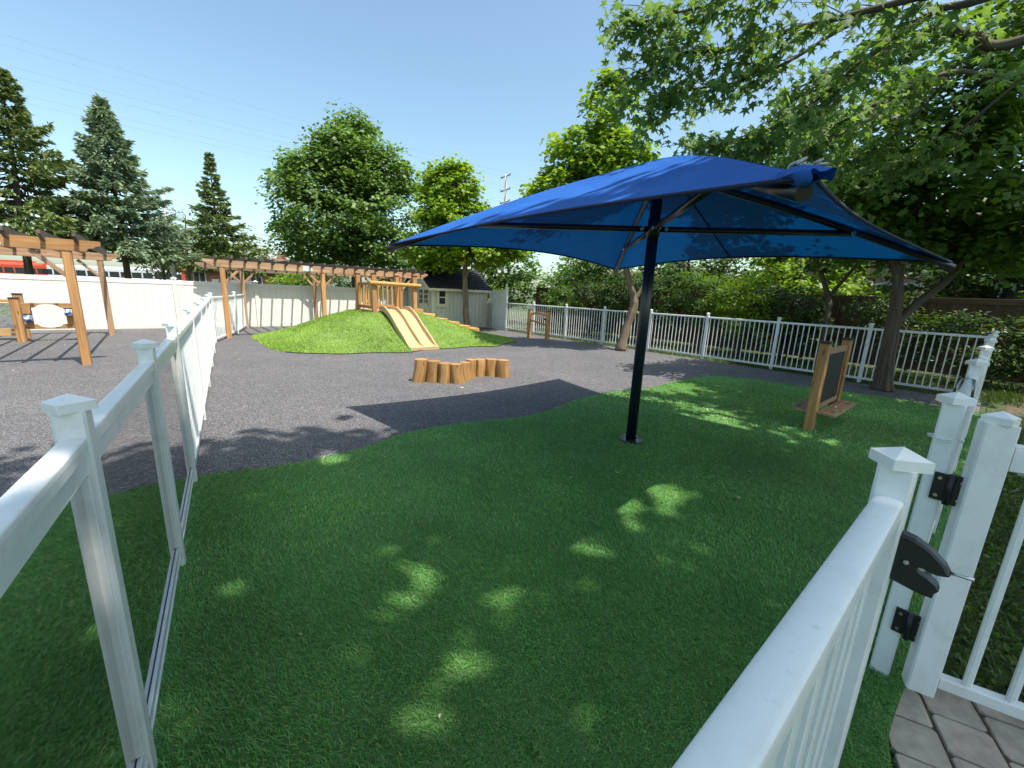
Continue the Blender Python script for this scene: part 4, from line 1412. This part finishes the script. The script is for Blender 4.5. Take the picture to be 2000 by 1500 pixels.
broadleaf('maple_tree', 'bright green maple behind the umbrella with a kinked pale trunk', (3.33, 12.63, 0),
          [[(3.30, 12.63, 0, .17), (3.42, 12.63, .7, .13), (3.58, 12.64, 1.35, .13), (3.50, 12.64, 1.75, .10), (3.22, 12.62, 2.5, .09), (2.9, 12.6, 3.8, .07), (2.4, 12.6, 6.9, .02)], [(3.56, 12.64, 1.5, .07), (3.9, 12.65, 2.2, .055), (4.2, 12.7, 3.4, .03)]],
          [(2.35, 12.6, 6.35, .55, .6, 1.1, 1.6), (1.7, 12.6, 5.4, .95, .9, .95, 2.4), (2.7, 12.6, 5.1, 1.2, 1.1, .9, 3), (3.4, 12.6, 4.4, 1.3, 1.1, .7, 2.2), (4.3, 12.6, 4.9, .35, .4, .55, .5), (1.2, 12.6, 4.4, 1.0, .9, .7, 2), (2.6, 12.6, 3.7, 1.5, 1.2, .6, 1.6)],
          270, 62, .115, .38, M['leaf_lime'], M['bark_pale'], MAPLE_S, nlimb=24, seed=3)
broadleaf('maple_tree', 'dark trunked forked maple beside the right fence', (7.44, 8.09, 0),
          [[(7.44, 8.09, 0, .19), (7.40, 8.09, .5, .135), (7.36, 8.1, 1.2, .125), (7.33, 8.1, 1.7, .10), (7.2, 8.1, 2.6, .08), (7.3, 8.2, 4.5, .04)], [(7.36, 8.1, 1.3, .085), (7.75, 8.1, 1.75, .075), (8.25, 8.1, 2.3, .06), (8.6, 8.2, 3.2, .045)], [(7.25, 8.1, 2.2, .06), (6.7, 8.0, 2.9, .045), (6.2, 8.0, 3.6, .03)]],
          [(6.9, 8.1, 4.3, 2.4, 2.0, 1.3, 5), (8.6, 8.0, 4.0, 1.9, 1.9, 1.5, 4), (5.9, 8.1, 3.6, 1.5, 1.3, .75, 2.6), (7.8, 8.0, 5.4, 1.9, 1.7, 1.1, 3), (8.8, 7.6, 3.0, 1.2, 1.2, .6, 1.2), (7.1, 8.4, 3.0, 1.6, 1.0, .45, 1.5)],
          340, 66, .105, .50, M['leaf_mid'], M['bark'], MAPLE_S, nlimb=34, seed=4, droop=.2, flat=.5)
broadleaf('small_tree', 'small dark forked tree in front of the brown fence', uv(12.2, -11.2), [[(*uv(12.2, -11.2)[:2], -.03, .09), (*uv(12.2, -11.2)[:2], 1.2, .075), (*uv(12.25, -11.1)[:2], 1.9, .07), (*uv(12.3, -10.5)[:2], 3.2, .03)], [(*uv(12.25, -11.1)[:2], 1.8, .05), (*uv(12.2, -11.5)[:2], 2.5, .04), (*uv(12.2, -11.9)[:2], 3.3, .02)]],
          [(*uv(12.3, -10.6)[:2], 3.4, 1.3, 1.3, .9, 1), (*uv(12.2, -12.0)[:2], 3.5, 1.3, 1.3, .9, 1)], 70, 32, .14, .42, M['leaf_bush'], M['bark'], nlimb=14, seed=5)
# thin pale trees far behind the lamp post
for k, (x, y, h, w, lab) in enumerate(((-28.0, 36, 8.0, 2.6, 'thin pale green tree far behind the lamp post'), (-24.5, 38, 7.0, 2.4, 'airy pale tree far off, left of the ragged spruce'), (-19.5, 42, 5.0, 2.2, 'low pale green tree far beyond the tall fence'), (-33.5, 40, 6.0, 2.4, 'pale airy tree far off between the two left spruces'))):
    broadleaf('far_tree', lab, (x, y, -.03), [[(x, y, -.03, .14), (x, y, h * .4, .10), (x + .3, y, h * .85, .03)]], [(x, y, h * .62, w, w, h * .3, 2), (x + .4, y, h * .55, w * 1.1, w, h * .17, 1.5)], 110, 22, .28, .8, M['leaf_pale'], M['bark'], OVAL, nlimb=24, seed=10 + k, group='far trees beyond the tall fence')
# leafy trees behind the shed and the board fence
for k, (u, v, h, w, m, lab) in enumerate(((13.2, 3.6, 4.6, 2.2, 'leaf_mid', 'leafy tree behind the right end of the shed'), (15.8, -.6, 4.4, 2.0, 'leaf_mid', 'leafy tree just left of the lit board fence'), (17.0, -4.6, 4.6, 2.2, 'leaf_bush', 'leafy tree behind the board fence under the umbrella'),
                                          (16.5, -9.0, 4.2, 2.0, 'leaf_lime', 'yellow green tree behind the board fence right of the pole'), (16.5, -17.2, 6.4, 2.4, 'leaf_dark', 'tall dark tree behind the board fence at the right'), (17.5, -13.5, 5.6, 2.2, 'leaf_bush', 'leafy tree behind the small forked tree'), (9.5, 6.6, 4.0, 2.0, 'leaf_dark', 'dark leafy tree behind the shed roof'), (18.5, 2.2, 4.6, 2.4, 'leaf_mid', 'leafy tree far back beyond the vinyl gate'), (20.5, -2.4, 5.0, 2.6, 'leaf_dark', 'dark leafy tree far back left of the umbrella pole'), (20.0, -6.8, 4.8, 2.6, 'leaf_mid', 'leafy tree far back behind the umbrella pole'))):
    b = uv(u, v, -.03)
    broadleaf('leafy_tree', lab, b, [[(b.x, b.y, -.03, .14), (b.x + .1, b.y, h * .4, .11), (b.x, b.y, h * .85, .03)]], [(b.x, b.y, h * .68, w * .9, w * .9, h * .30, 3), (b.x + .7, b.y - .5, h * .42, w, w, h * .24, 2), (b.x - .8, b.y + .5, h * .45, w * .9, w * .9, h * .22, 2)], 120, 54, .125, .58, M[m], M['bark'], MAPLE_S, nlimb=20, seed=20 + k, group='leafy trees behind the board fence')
# bushes between the picket fence and the board fence
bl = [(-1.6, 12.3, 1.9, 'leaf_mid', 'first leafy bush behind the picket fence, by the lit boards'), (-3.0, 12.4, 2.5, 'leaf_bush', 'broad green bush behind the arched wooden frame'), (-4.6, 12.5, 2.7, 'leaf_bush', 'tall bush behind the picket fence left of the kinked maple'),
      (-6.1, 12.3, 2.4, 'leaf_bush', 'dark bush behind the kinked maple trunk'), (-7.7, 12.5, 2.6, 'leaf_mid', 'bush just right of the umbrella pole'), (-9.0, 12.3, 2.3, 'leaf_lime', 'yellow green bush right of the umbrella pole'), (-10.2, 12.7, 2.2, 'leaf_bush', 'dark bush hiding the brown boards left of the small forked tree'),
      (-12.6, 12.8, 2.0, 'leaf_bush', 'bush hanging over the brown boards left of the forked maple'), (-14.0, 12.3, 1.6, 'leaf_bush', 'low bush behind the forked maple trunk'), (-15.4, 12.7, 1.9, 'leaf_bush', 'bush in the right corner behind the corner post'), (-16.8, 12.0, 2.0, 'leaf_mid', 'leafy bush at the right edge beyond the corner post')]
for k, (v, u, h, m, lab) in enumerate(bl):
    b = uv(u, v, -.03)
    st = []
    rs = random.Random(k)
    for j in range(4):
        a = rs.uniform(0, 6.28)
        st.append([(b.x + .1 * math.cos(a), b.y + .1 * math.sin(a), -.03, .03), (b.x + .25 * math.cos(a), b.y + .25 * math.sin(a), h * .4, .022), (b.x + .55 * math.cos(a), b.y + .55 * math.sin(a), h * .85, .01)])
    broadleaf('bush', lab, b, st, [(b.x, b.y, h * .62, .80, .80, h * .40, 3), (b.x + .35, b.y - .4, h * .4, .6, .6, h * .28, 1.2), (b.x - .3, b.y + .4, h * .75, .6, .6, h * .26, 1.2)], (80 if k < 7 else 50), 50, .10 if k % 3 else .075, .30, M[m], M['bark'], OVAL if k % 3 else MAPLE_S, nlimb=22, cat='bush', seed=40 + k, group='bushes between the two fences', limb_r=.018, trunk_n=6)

# ---- silver maple overhanging from the right
def overhang():
    random.seed(77)
    base = Vector((6.9, -1.5, -.03))
    t = thing('silver_maple', 'silver maple reaching in overhead from the upper right', 'tree', base)
    mb = MB()
    mb.tube([base, (6.85, -1.4, 1.2), (6.6, -.7, 3.0), (6.3, -.3, 4.6), (6.0, -.6, 7.0), (5.6, -.9, 10.8)], [.40, .31, .27, .24, .19, .06], 16)
    lines = [[(6.3, .1, 4.4), (4.6, 2.4, 4.3), (3.59, 3.6, 3.96), (3.27, 3.9, 3.95), (3.05, 4.2, 3.78), (2.79, 4.4, 3.52), (2.49, 4.6, 3.32), (2.22, 4.8, 3.25), (1.89, 4.9, 3.2)],
             [(6.2, -.1, 4.7), (4.6, 2.0, 4.5), (3.36, 3.4, 3.98), (2.92, 3.8, 3.95), (2.38, 4.2, 3.97), (1.9, 4.5, 3.95), (1.49, 4.7, 3.97), (1.18, 4.8, 3.82)],
             [(4.6, 2.0, 4.5), (3.4, 2.8, 4.3), (2.66, 3.4, 4.15), (2.14, 3.9, 4.17), (1.67, 4.3, 4.19), (1.32, 4.6, 4.25), (1.06, 4.7, 4.21)],
             [(6.3, .2, 4.2), (5.6, 2.8, 4.2), (4.72, 4.5, 4.13), (4.28, 4.6, 4.19), (4.01, 4.7, 4.28), (3.76, 4.9, 4.19), (3.47, 5.2, 4.14), (3.17, 5.4, 4.06)],
             [(2.92, 3.8, 3.95), (2.8, 4.3, 4.02), (2.5, 4.5, 3.86), (2.09, 4.6, 3.72), (1.72, 4.8, 3.72), (1.4, 4.9, 3.61)],
             [(6.3, .4, 4.0), (6.0, 3.4, 4.2), (5.55, 5.2, 4.21), (4.8, 5.3, 4.23), (4.33, 5.5, 4.04), (3.93, 5.7, 3.83), (3.58, 5.9, 3.71)],
             [(3.05, 4.2, 3.78), (3.0, 4.6, 3.6), (2.85, 4.9, 3.42), (2.6, 5.1, 3.28)], [(4.33, 5.5, 4.04), (4.0, 5.3, 3.75), (3.6, 5.2, 3.5), (3.3, 5.2, 3.35)],
             [(4.8, 5.3, 4.23), (4.7, 5.5, 3.9), (4.5, 5.7, 3.6), (4.2, 5.9, 3.4)], [(5.55, 5.2, 4.21), (5.3, 5.3, 3.9), (5.1, 5.5, 3.6), (4.9, 5.8, 3.4)]]
    r0 = [.032, .036, .022, .062, .014, .034, .012, .012, .012, .012]
    P, Y, N = [], [], []
    def spray(p, d, k, spread):
        for _ in range(k):
            o = np.array([random.gauss(0, 1), random.gauss(0, 1), random.gauss(-.3, .8)]) * spread
            P.append(p + o)
            Y.append(d * .5 + o * 3 + np.array([0, 0, -.75]) + np.array([random.gauss(0, .3), random.gauss(0, .3), 0]))
            N.append(np.array([random.gauss(0, .6), random.gauss(-.3, .6), .55]))
    for L, r in zip(lines, r0):
        pts = smooth_closed(L, 6)
        n = len(pts)
        mb.tube(pts, [r * (1 - .9 * i / (n - 1)) + .005 for i in range(n)], 8)
        for i in range(n // 3, n):
            p = np.array(pts[i])
            d = np.array(pts[min(i + 1, n - 1)]) - np.array(pts[max(i - 1, 0)])
            d /= np.linalg.norm(d)
            for _ in range(1 if i < n * .5 else 2):
                a = random.uniform(0, 6.28)
                sd = np.cross(d, [0, 0, 1.0]) * math.cos(a) + np.array([0, 0, .55]) * math.sin(a)
                tw = d * random.uniform(.3, .9) + sd * random.uniform(.5, 1.1) + np.array([0, 0, -.25])
                ln = random.uniform(.18, .45) * (1 if i > n * .5 else 1.4)
                e = p + tw / np.linalg.norm(tw) * ln
                m = (p + e) / 2 + np.array([0, 0, .03])
                mb.tube([p, m, e - np.array([0, 0, .03])], [.006, .004, .002], 4, caps=False)
                spray(e, tw / np.linalg.norm(tw), 7, .062)
                spray(m, tw / np.linalg.norm(tw), 7, .062)
            spray(p, d, 3, .07)
    # the main crown overhead
    NC = 340
    C = []
    for b in ((5.2, -1.0, 10.2, 3.2, 2.2, 1.5, 5), (1.6, -1.2, 10.2, 2.4, 2.0, 1.2, 3.8), (8.6, 1.2, 9.8, 2.6, 2.2, 1.4, 3.4), (-.3, -1.4, 10.4, 1.7, 1.9, 1.0, 2.0), (3.4, -3.0, 10.4, 3.0, 1.6, 1.4, 2.4), (7.4, -2.4, 10, 2.6, 2, 1.5, 2), (9.8, 3.2, 9.4, 2.0, 1.6, 1.1, 1.8), (2.5, .55, 10.2, 1.7, .9, .9, 1.9), (6.3, .95, 10.0, 1.5, .8, .8, 1.4), (8.7, 4.0, 9.5, 2.1, 1.5, 1.0, 2.8)):
        for _ in range(int(b[6] / 20.4 * NC)):
            d = rng.normal(size=3); d /= np.linalg.norm(d)
            C.append([b[0] + d[0] * b[3] * rng.uniform(.4, 1), b[1] + d[1] * b[4] * rng.uniform(.4, 1), b[2] + d[2] * b[5] * rng.uniform(.4, 1)])
    C = np.array(C)
    hub = np.array([[6.1, -.55, 6.4], [5.8, -.8, 8.6]])
    for k in range(0, len(C), 5):
        h_ = hub[k % 2]
        if np.hypot(C[k][0] - .383 * C[k][2] + .4, C[k][1] + .272 * C[k][2] - 1.9) < .5: continue
        limb(mb, h_, C[k], .06, .008, .10, 5, 8)
    mb.part('trunk', M['bark'], t)
    per = 38
    ci = np.repeat(np.arange(len(C)), per)
    off = rng.normal(size=(len(ci), 3)) * np.array([.30, .30, .16])
    pos = C[ci] + off
    # open spots in the crown that let the sun through
    gx, gy = pos[:, 0] - .383 * pos[:, 2], pos[:, 1] + .272 * pos[:, 2]
    keep = np.ones(len(pos), bool)
    for hx, hy, hr in ((-.66, 2.2, .13), (-.48, 1.95, .15), (-.65, 1.75, .09), (-.30, 1.24, .085), (-.20, 1.02, .05), (1.38, 3.2, .15), (1.2, 2.85, .08), (.62, 2.38, .10), (.23, 2.13, .08), (-1.67, 3.63, .16), (-.64, 1.50, .05), (-1.17, 1.27, .06), (-.80, 1.10, .04), (-1.42, 1.87, .08), (.88, 2.95, .07), (3.0, 5.7, .2), (-1.5, 1.05, .10), (-.2, 1.5, .07), (2.2, 2.9, .07), (3.4, 4.4, .10), (-1.9, 2.9, .08), (-.2, 3.3, .07), (.1, 1.75, .06)):
        keep &= np.hypot((gx - hx) / rng.uniform(.8, 1.5), gy - hy) > hr + .065
    pos = pos[keep]; ci = ci[keep]
    nrm = np.array([0, 0, 1.0]) + rng.normal(size=pos.shape) * .45
    a1 = leaf_arrays(pos, nrm, .19 * rng.uniform(.7, 1.2, len(ci)), MAPLE_S)
    P, Y, N = np.array(P), np.array(Y), np.array(N)
    a2 = leaf_arrays(P, N, .090 * rng.uniform(.6, 1.25, len(P)), SILVER, Y)
    v, f = join_arrays([a1, a2])
    link('crown', fast_mesh('crown', v, f, M['leaf_silver'], base), t)
overhang()

# ---- lawn outside the fences
def lawn():
    arrs = []
    def strip(u0, u1, v0, v1, n, h, w):
        u = rng.uniform(u0, u1, n); v = rng.uniform(v0, v1, n)
        P = np.stack([OX + .76 * u - .65 * v, OY + .65 * u + .76 * v, np.full(n, -.034)], 1)
        return P, h * rng.uniform(.5, 1.3, n), w * rng.uniform(.7, 1.3, n)
    P, H, W = strip(10.15, 13.5, -19, .5, 26000, .11, .016)
    arrs.append(blades(P, H, W, .8, 1))
    P, H, W = strip(.9, 12, -17.0, -14.33, 30000, .085, .012)
    pav = [(1.08, .5), (1.50, 1.22), (1.86, 1.50), (2.1, 1.42), (2.6, .9), (2.3, .1), (1.5, -.3)]
    k = ~in_poly(P[:, :2], pav) & ~in_poly(P[:, :2], TURF)
    # bare soil patch by the far corner
    dd = np.hypot((P[:, 0] - 8.9) / 1.5, (P[:, 1] - 7.0) / .6)
    k &= (dd > 1) | (rng.uniform(size=len(P)) < .06)
    P, H, W = P[k], H[k], W[k]
    arrs.append(blades(P, H, W, .9, 1))
    v, f = join_arrays(arrs)
    o = link('lawn_grass', fast_mesh('lawn_grass', v, f, M['weed']))
    tag(o, 'rough grass growing outside the white fences', 'grass', kind='stuff')
    # broad weed leaves near the gate
    P, H, W = strip(.9, 6.5, -16.6, -14.4, 16000, .05, .01)
    k = ~in_poly(P[:, :2], pav) & ~in_poly(P[:, :2], TURF)
    P = P[k]; n = len(P)
    P[:, 2] += rng.uniform(.02, .085, n)
    a1 = leaf_arrays(P, np.array([0, 0, 1.0]) + rng.normal(size=(n, 3)) * .5, .042 * rng.uniform(.5, 1.3, n), OVAL)
    o = link('ground_cover', fast_mesh('ground_cover', *a1, M['leaf_mid']))
    tag(o, 'low leafy weeds covering the ground outside the gate', 'weeds', kind='stuff')
lawn()
g = sheet('soil_patch', [(7.8, 5.9), (9.0, 6.3), (10.4, 7.3), (10.1, 7.9), (9.2, 7.45), (8.2, 6.6)], -.030, M['dirt'])
tag(g, 'bare brown soil patch outside the right fence', 'soil')

# ---- fallen bits on the turf and the rubber
M['dry'] = plain('dry_leaf', (.42, .33, .20), .8)
bits = [(-1.35, 1.22, .035, 'curled dry leaf on the turf left of the near post'), (.55, 3.35, .022, 'pale fallen leaf bit on the turf in front of the umbrella'), (-.85, 6.75, .04, 'pale chip on the rubber in front of the log stumps'), (-4.9, 5.6, .03, 'small pale chip on the rubber beyond the left fence'),
        (1.0, 3.5, .02, 'tiny pale bit on the turf left of the umbrella pole'), (1.9, 3.1, .02, 'tiny pale bit on the turf right of the umbrella pole')]
for k, (x, y, s, lab) in enumerate(bits):
    z = .034 if in_poly(np.array([[x, y]]), TURF)[0] else .002
    mb = MB()
    rs = random.Random(k)
    n = 7
    vs_ = [(x + math.cos(a * 6.283 / n) * s * rs.uniform(.5, 1), y + math.sin(a * 6.283 / n) * s * rs.uniform(.5, 1), z + rs.uniform(0, s * .4)) for a in range(n)] + [(x, y, z + s * .1)]
    mb.add(vs_, [(i, (i + 1) % n, n) for i in range(n)])
    mb.single('fallen_leaf', M['dry'], lab, 'leaf', (x, y, z), 'fallen bits on the ground')

def litter():
    n = 420
    u = rng.uniform(-9, 9.9, n); v = rng.uniform(-14.1, 2.5, n)
    P = np.stack([OX + .76 * u - .65 * v, OY + .65 * u + .76 * v, np.full(n, .004)], 1)
    k = in_poly(P[:, :2], TURF)
    P[k, 2] = .024
    keep = (mound_z(u, v) < 0) & (~k | (rng.uniform(size=n) < .6))
    P = P[keep]; n = len(P)
    a = leaf_arrays(P, np.array([0, 0, 1.0]) + rng.normal(size=(n, 3)) * .35, rng.uniform(.012, .035, n), OVAL)
    o = link('leaf_litter', fast_mesh('leaf_litter', *a, M['dry']))
    tag(o, 'tiny dry leaf bits scattered over the play surface', 'litter', kind='stuff')
litter()
def edging():
    pts = []
    for u in np.linspace(.75, 8.15, 90):
        vv = np.linspace(-4.75, -1.5, 400)
        z = mound_z(np.full(400, u), vv)
        i = int(np.argmax(z > 0))
        if z[i] > 0: pts.append(uv(u, vv[i] - .012, .0))
    mb = MB()
    for a, b in zip(pts[:-1], pts[1:]):
        if (b - a).length < .4: mb.beam(a + up * .007, b + up * .007, .03, .018, ch=0)
    o = mb.part('mound_edging', M['black'])
    tag(o, 'thin black edging along the foot of the mound', 'edging', kind='structure')
edging()

# ================================================================== BEYOND THE YARD
def bus(label, x0, x1, y, low, topm, zt):
    t = thing('bus', label, 'bus', ((x0 + x1) / 2, y, -.03))
    w = 2.6
    c = Vector(((x0 + x1) / 2, y, 0))
    L = x1 - x0
    mb = MB(); mb.beam((x0, y, .95), (x1, y, .95), w, 1.1, ch=.08); mb.part('lower_body', low, t)
    mb = MB(); mb.beam((x0 + .02, y, 1.86), (x1 - .02, y, 1.86), w - .04, .72, ch=0); mb.part('window_band', M['dark_glass'], t)
    n = int(L / 1.5)
    for k in range(n):
        xx = x0 + L * (k + .5) / n
        mb = MB(); mb.beam((xx - .08, y - w / 2 + .01, 1.86), (xx + .08, y - w / 2 + .01, 1.86), .06, .70, ch=0); mb.part('pillar', low, t)
    mb = MB(); mb.prism((x0, y, 2.5), (x1, y, 2.5), [(-1.3, -.28), (1.3, -.28), (1.3, .1), (1.15, .3), (.8, zt - 2.5), (-.8, zt - 2.5), (-1.15, .3), (-1.3, .1)]); mb.part('roof', topm, t)
    mb = MB(); mb.beam((x1 - L * .3, y, zt + .12), (x1 - L * .12, y, zt + .12), 1.5, .24); mb.part('roof_unit', M['grey'] if topm is M['buswhite'] else topm, t)
    for xx in (x0 + 2.4, x1 - 3.0):
        mb = MB(); mb.tube([(xx, y - 1.32, .48), (xx, y - 1.05, .48)], .5, 20); wv = mb.part('wheel', M['black'], t)
        mb = MB(); mb.tube([(xx, y - 1.335, .48), (xx, y - 1.3, .48)], .27, 16); mb.part('rim', M['steel'], wv)
    return t
bus('orange red bus parked behind the tall fence at the left', -88.0, -64.0, 58, M['red'], M['red'], 2.95)
tb = bus('white bus with orange end parked right of the orange red bus', -63.3, -45.2, 58, M['buswhite'], M['buswhite'], 2.85)
mb = MB(); mb.beam((-45.19, 58, 1.9), (-44.5, 58, 1.9), 2.6, 2.1); mb.part('end_panel', M['red'], tb)

def house(name, label, c, ang, L, D, H, R, wm, rm, nw):
    t = thing(name, label, 'house', c)
    c = Vector(c)
    d, e = Vector((math.cos(ang), math.sin(ang), 0)), Vector((-math.sin(ang), math.cos(ang), 0))
    mb = MB(); mb.beam(c - d * L / 2 + up * H / 2, c + d * L / 2 + up * H / 2, D, H, ch=0); wl_ = mb.part('wall', wm, t)
    a, b = c - d * (L / 2 + .4), c + d * (L / 2 + .4)
    mb = MB(); mb.prism(a + up * (H + .001), b + up * (H + .001), [(-D / 2 - .4, -.1), (D / 2 + .4, -.1), (D / 2 + .4, 0), (0, R - H), (-D / 2 - .4, 0)]); rf = mb.part('roof', rm, t)
    mb = MB(); mb.beam(c + d * L * .25 + up * (R - .8), c + d * L * .25 + up * (R + .5), .8, .6, up=e); mb.part('chimney', wm, rf)
    for k in range(nw):
        for z in ([1.2, 3.9] if H > 4 else [1.1]):
            p = c - d * L / 2 + d * L * (k + .5) / nw - e * (D / 2 + .03)
            mb = MB(); mb.beam(p + up * z, p + up * (z + 1.4), 1.2, .08, up=e, ch=0); w = mb.part('window', M['buswhite'], t)
            for s in (-1, 1):
                mb = MB(); mb.beam(p - e * .045 + d * s * .28 + up * (z + .08), p - e * .045 + d * s * .28 + up * (z + 1.32), .48, .02, up=e, ch=0); mb.part('pane', M['dark_glass'], w)
    return t
house('brick_house', 'orange brick house far behind the long pergola', (-29.5, 48, -.03), math.radians(8), 11, 7, 2.7, 4.4, M['brick'], M['roofbrown'], 4)
house('brick_house', 'pinkish brick house glimpsed through leaves behind the board fence', uv(24, -14, -.03), UANG + math.pi / 2 + math.pi, 13, 8, 4.4, 6.2, M['brickpink'], M['roofbrown'], 5)
house('brick_house', 'low house behind the shed with a brown roof', uv(30, 5, -.03), UANG + math.pi / 2 + math.pi, 10, 7, 2.6, 3.9, M['brickpink'], M['roofbrown'], 4)
t = thing('grey_fence', 'short grey board fence far beyond the tall fence', 'fence', (-24.5, 36, -.03))
gb = vmesh('board', 1.75, .2, .03, M['grey'], .004)
for k in range(16):
    link('board', gb, t, (-26.0 + .215 * k, 36, -.03))
# hedge row far beyond the tall fence, closes the view under the pergola
for k, (x, y, w, h, m, lab) in enumerate(((-16.8, 32, 2.4, 2.5, 'leaf_lime', 'yellow green shrub beyond the tall fence'), (-13.0, 28, 2.6, 2.4, 'leaf_mid', 'green shrub beyond the fence below the big maple'), (-6.5, 27, 3.0, 2.8, 'leaf_dark', 'dark shrub behind the play platform'))):
    broadleaf('shrub', lab, (x, y, -.03), [[(x, y, -.03, .05), (x, y, h * .6, .02)]], [(x, y, h * .5, w, w * .7, h * .5, 1)], 80, 30, .22, .5, M[m], M['bark'], OVAL, nlimb=10, cat='shrub', seed=60 + k, group='shrubs beyond the tall fence')

# lamp post
t = thing('street_lamp', 'tall concrete street lamp between the spruces', 'street lamp', (-28.5, 35, -.03))
mb = MB(); mb.tube([(-28.5, 35, -.03), (-28.5, 35, 8.3)], [.17, .09], 12); mb.part('pole', M['concrete'], t)
mb = MB(); mb.tube([(-28.5, 35, 8.25), (-28.45, 35, 8.5), (-28.1, 35, 8.6)], .05, 8); mb.part('arm', M['grey'], t)
mb = MB(); mb.beam((-28.25, 35, 8.6), (-27.6, 35, 8.62), .26, .13, ch=.03); mb.part('lamp_head', M['grey'], t)

# utility pole with three crossarms and its wires
PX, PY = -1.5, 45.0
t = thing('utility_pole', 'grey utility pole with three small crossarms behind the maples', 'utility pole', (PX, PY, -.03))
mb = MB(); mb.tube([(PX, PY, -.03), (PX, PY, 13.3)], [.19, .12], 10); mb.part('pole', M['concrete'], t)
wd = Vector((-46.0, -43.0, 0)).normalized(); wn_ = Vector((-wd.y, wd.x, 0))
for z in (13.05, 11.75, 10.6):
    mb = MB(); mb.beam(Vector((PX, PY, z)) - wn_ * .75, Vector((PX, PY, z + .12)) + wn_ * .75, .09, .11); ar = mb.part('crossarm', M['grey'], t)
    for s in (-1, 1):
        q = Vector((PX, PY, z + .06 + s * .06)) + wn_ * .7 * s
        mb = MB(); mb.tube([q + up * .04, q + up * .12, q + up * .2], [.03, .06, .03], 8); mb.part('insulator', M['grey'], ar)
wire_names = ['upper', 'middle', 'lower']
for i, z in enumerate((13.25, 11.95, 10.8)):
    for s in (-1, 1):
        a = Vector((PX, PY, z)) + wn_ * .7 * s
        b = Vector((PX, PY, z + .4)) + wd * 64 + wn_ * .7 * s
        b.z = z + .6
        mb = MB()
        pts = []
        for k in range(41):
            q = k / 40
            p = a.lerp(b, q); p.z -= 1.0 * 4 * q * (1 - q); pts.append(p)
        mb.tube(pts, .007, 5, caps=False)
        mb.single('power_line', M['wire'], ['far', 'near'][s > 0] + ' wire of the ' + wire_names[i] + ' power line pair crossing the sky', 'wire', a, 'power lines across the sky')
        c = Vector((PX, PY, z)) + Vector((30, 6, 0)) + wn_ * .7 * s; c.z = z - 1.5
        mb = MB(); pts = []
        for k in range(25):
            q = k / 24
            p = a.lerp(c, q); p.z -= .6 * 4 * q * (1 - q); pts.append(p)
        mb.tube(pts, .007, 5, caps=False)
        mb.single('power_line', M['wire'], ['far', 'near'][s > 0] + ' ' + wire_names[i] + ' wire leaving the utility pole towards the right', 'wire', a, 'power lines leaving the pole')
for k, (z0, z1) in enumerate(((8.5, 7.9), (7.6, 7.2), (6.8, 6.6), (6.1, 6.1))):
    mb = MB(); pts = []
    for i in range(31):
        q = i / 30
        pts.append(Vector((-62 + 56 * q, 60, z0 + 1.0 + (z1 - z0 - 1.6) * q - 1.2 * q * (1 - q))))
    mb.tube(pts, .03, 5, caps=False)
    mb.single('telephone_line', M['wire'], ['topmost', 'second', 'third', 'lowest'][k] + ' of the four low cables right of the ragged spruce', 'wire', pts[0], 'low cables')
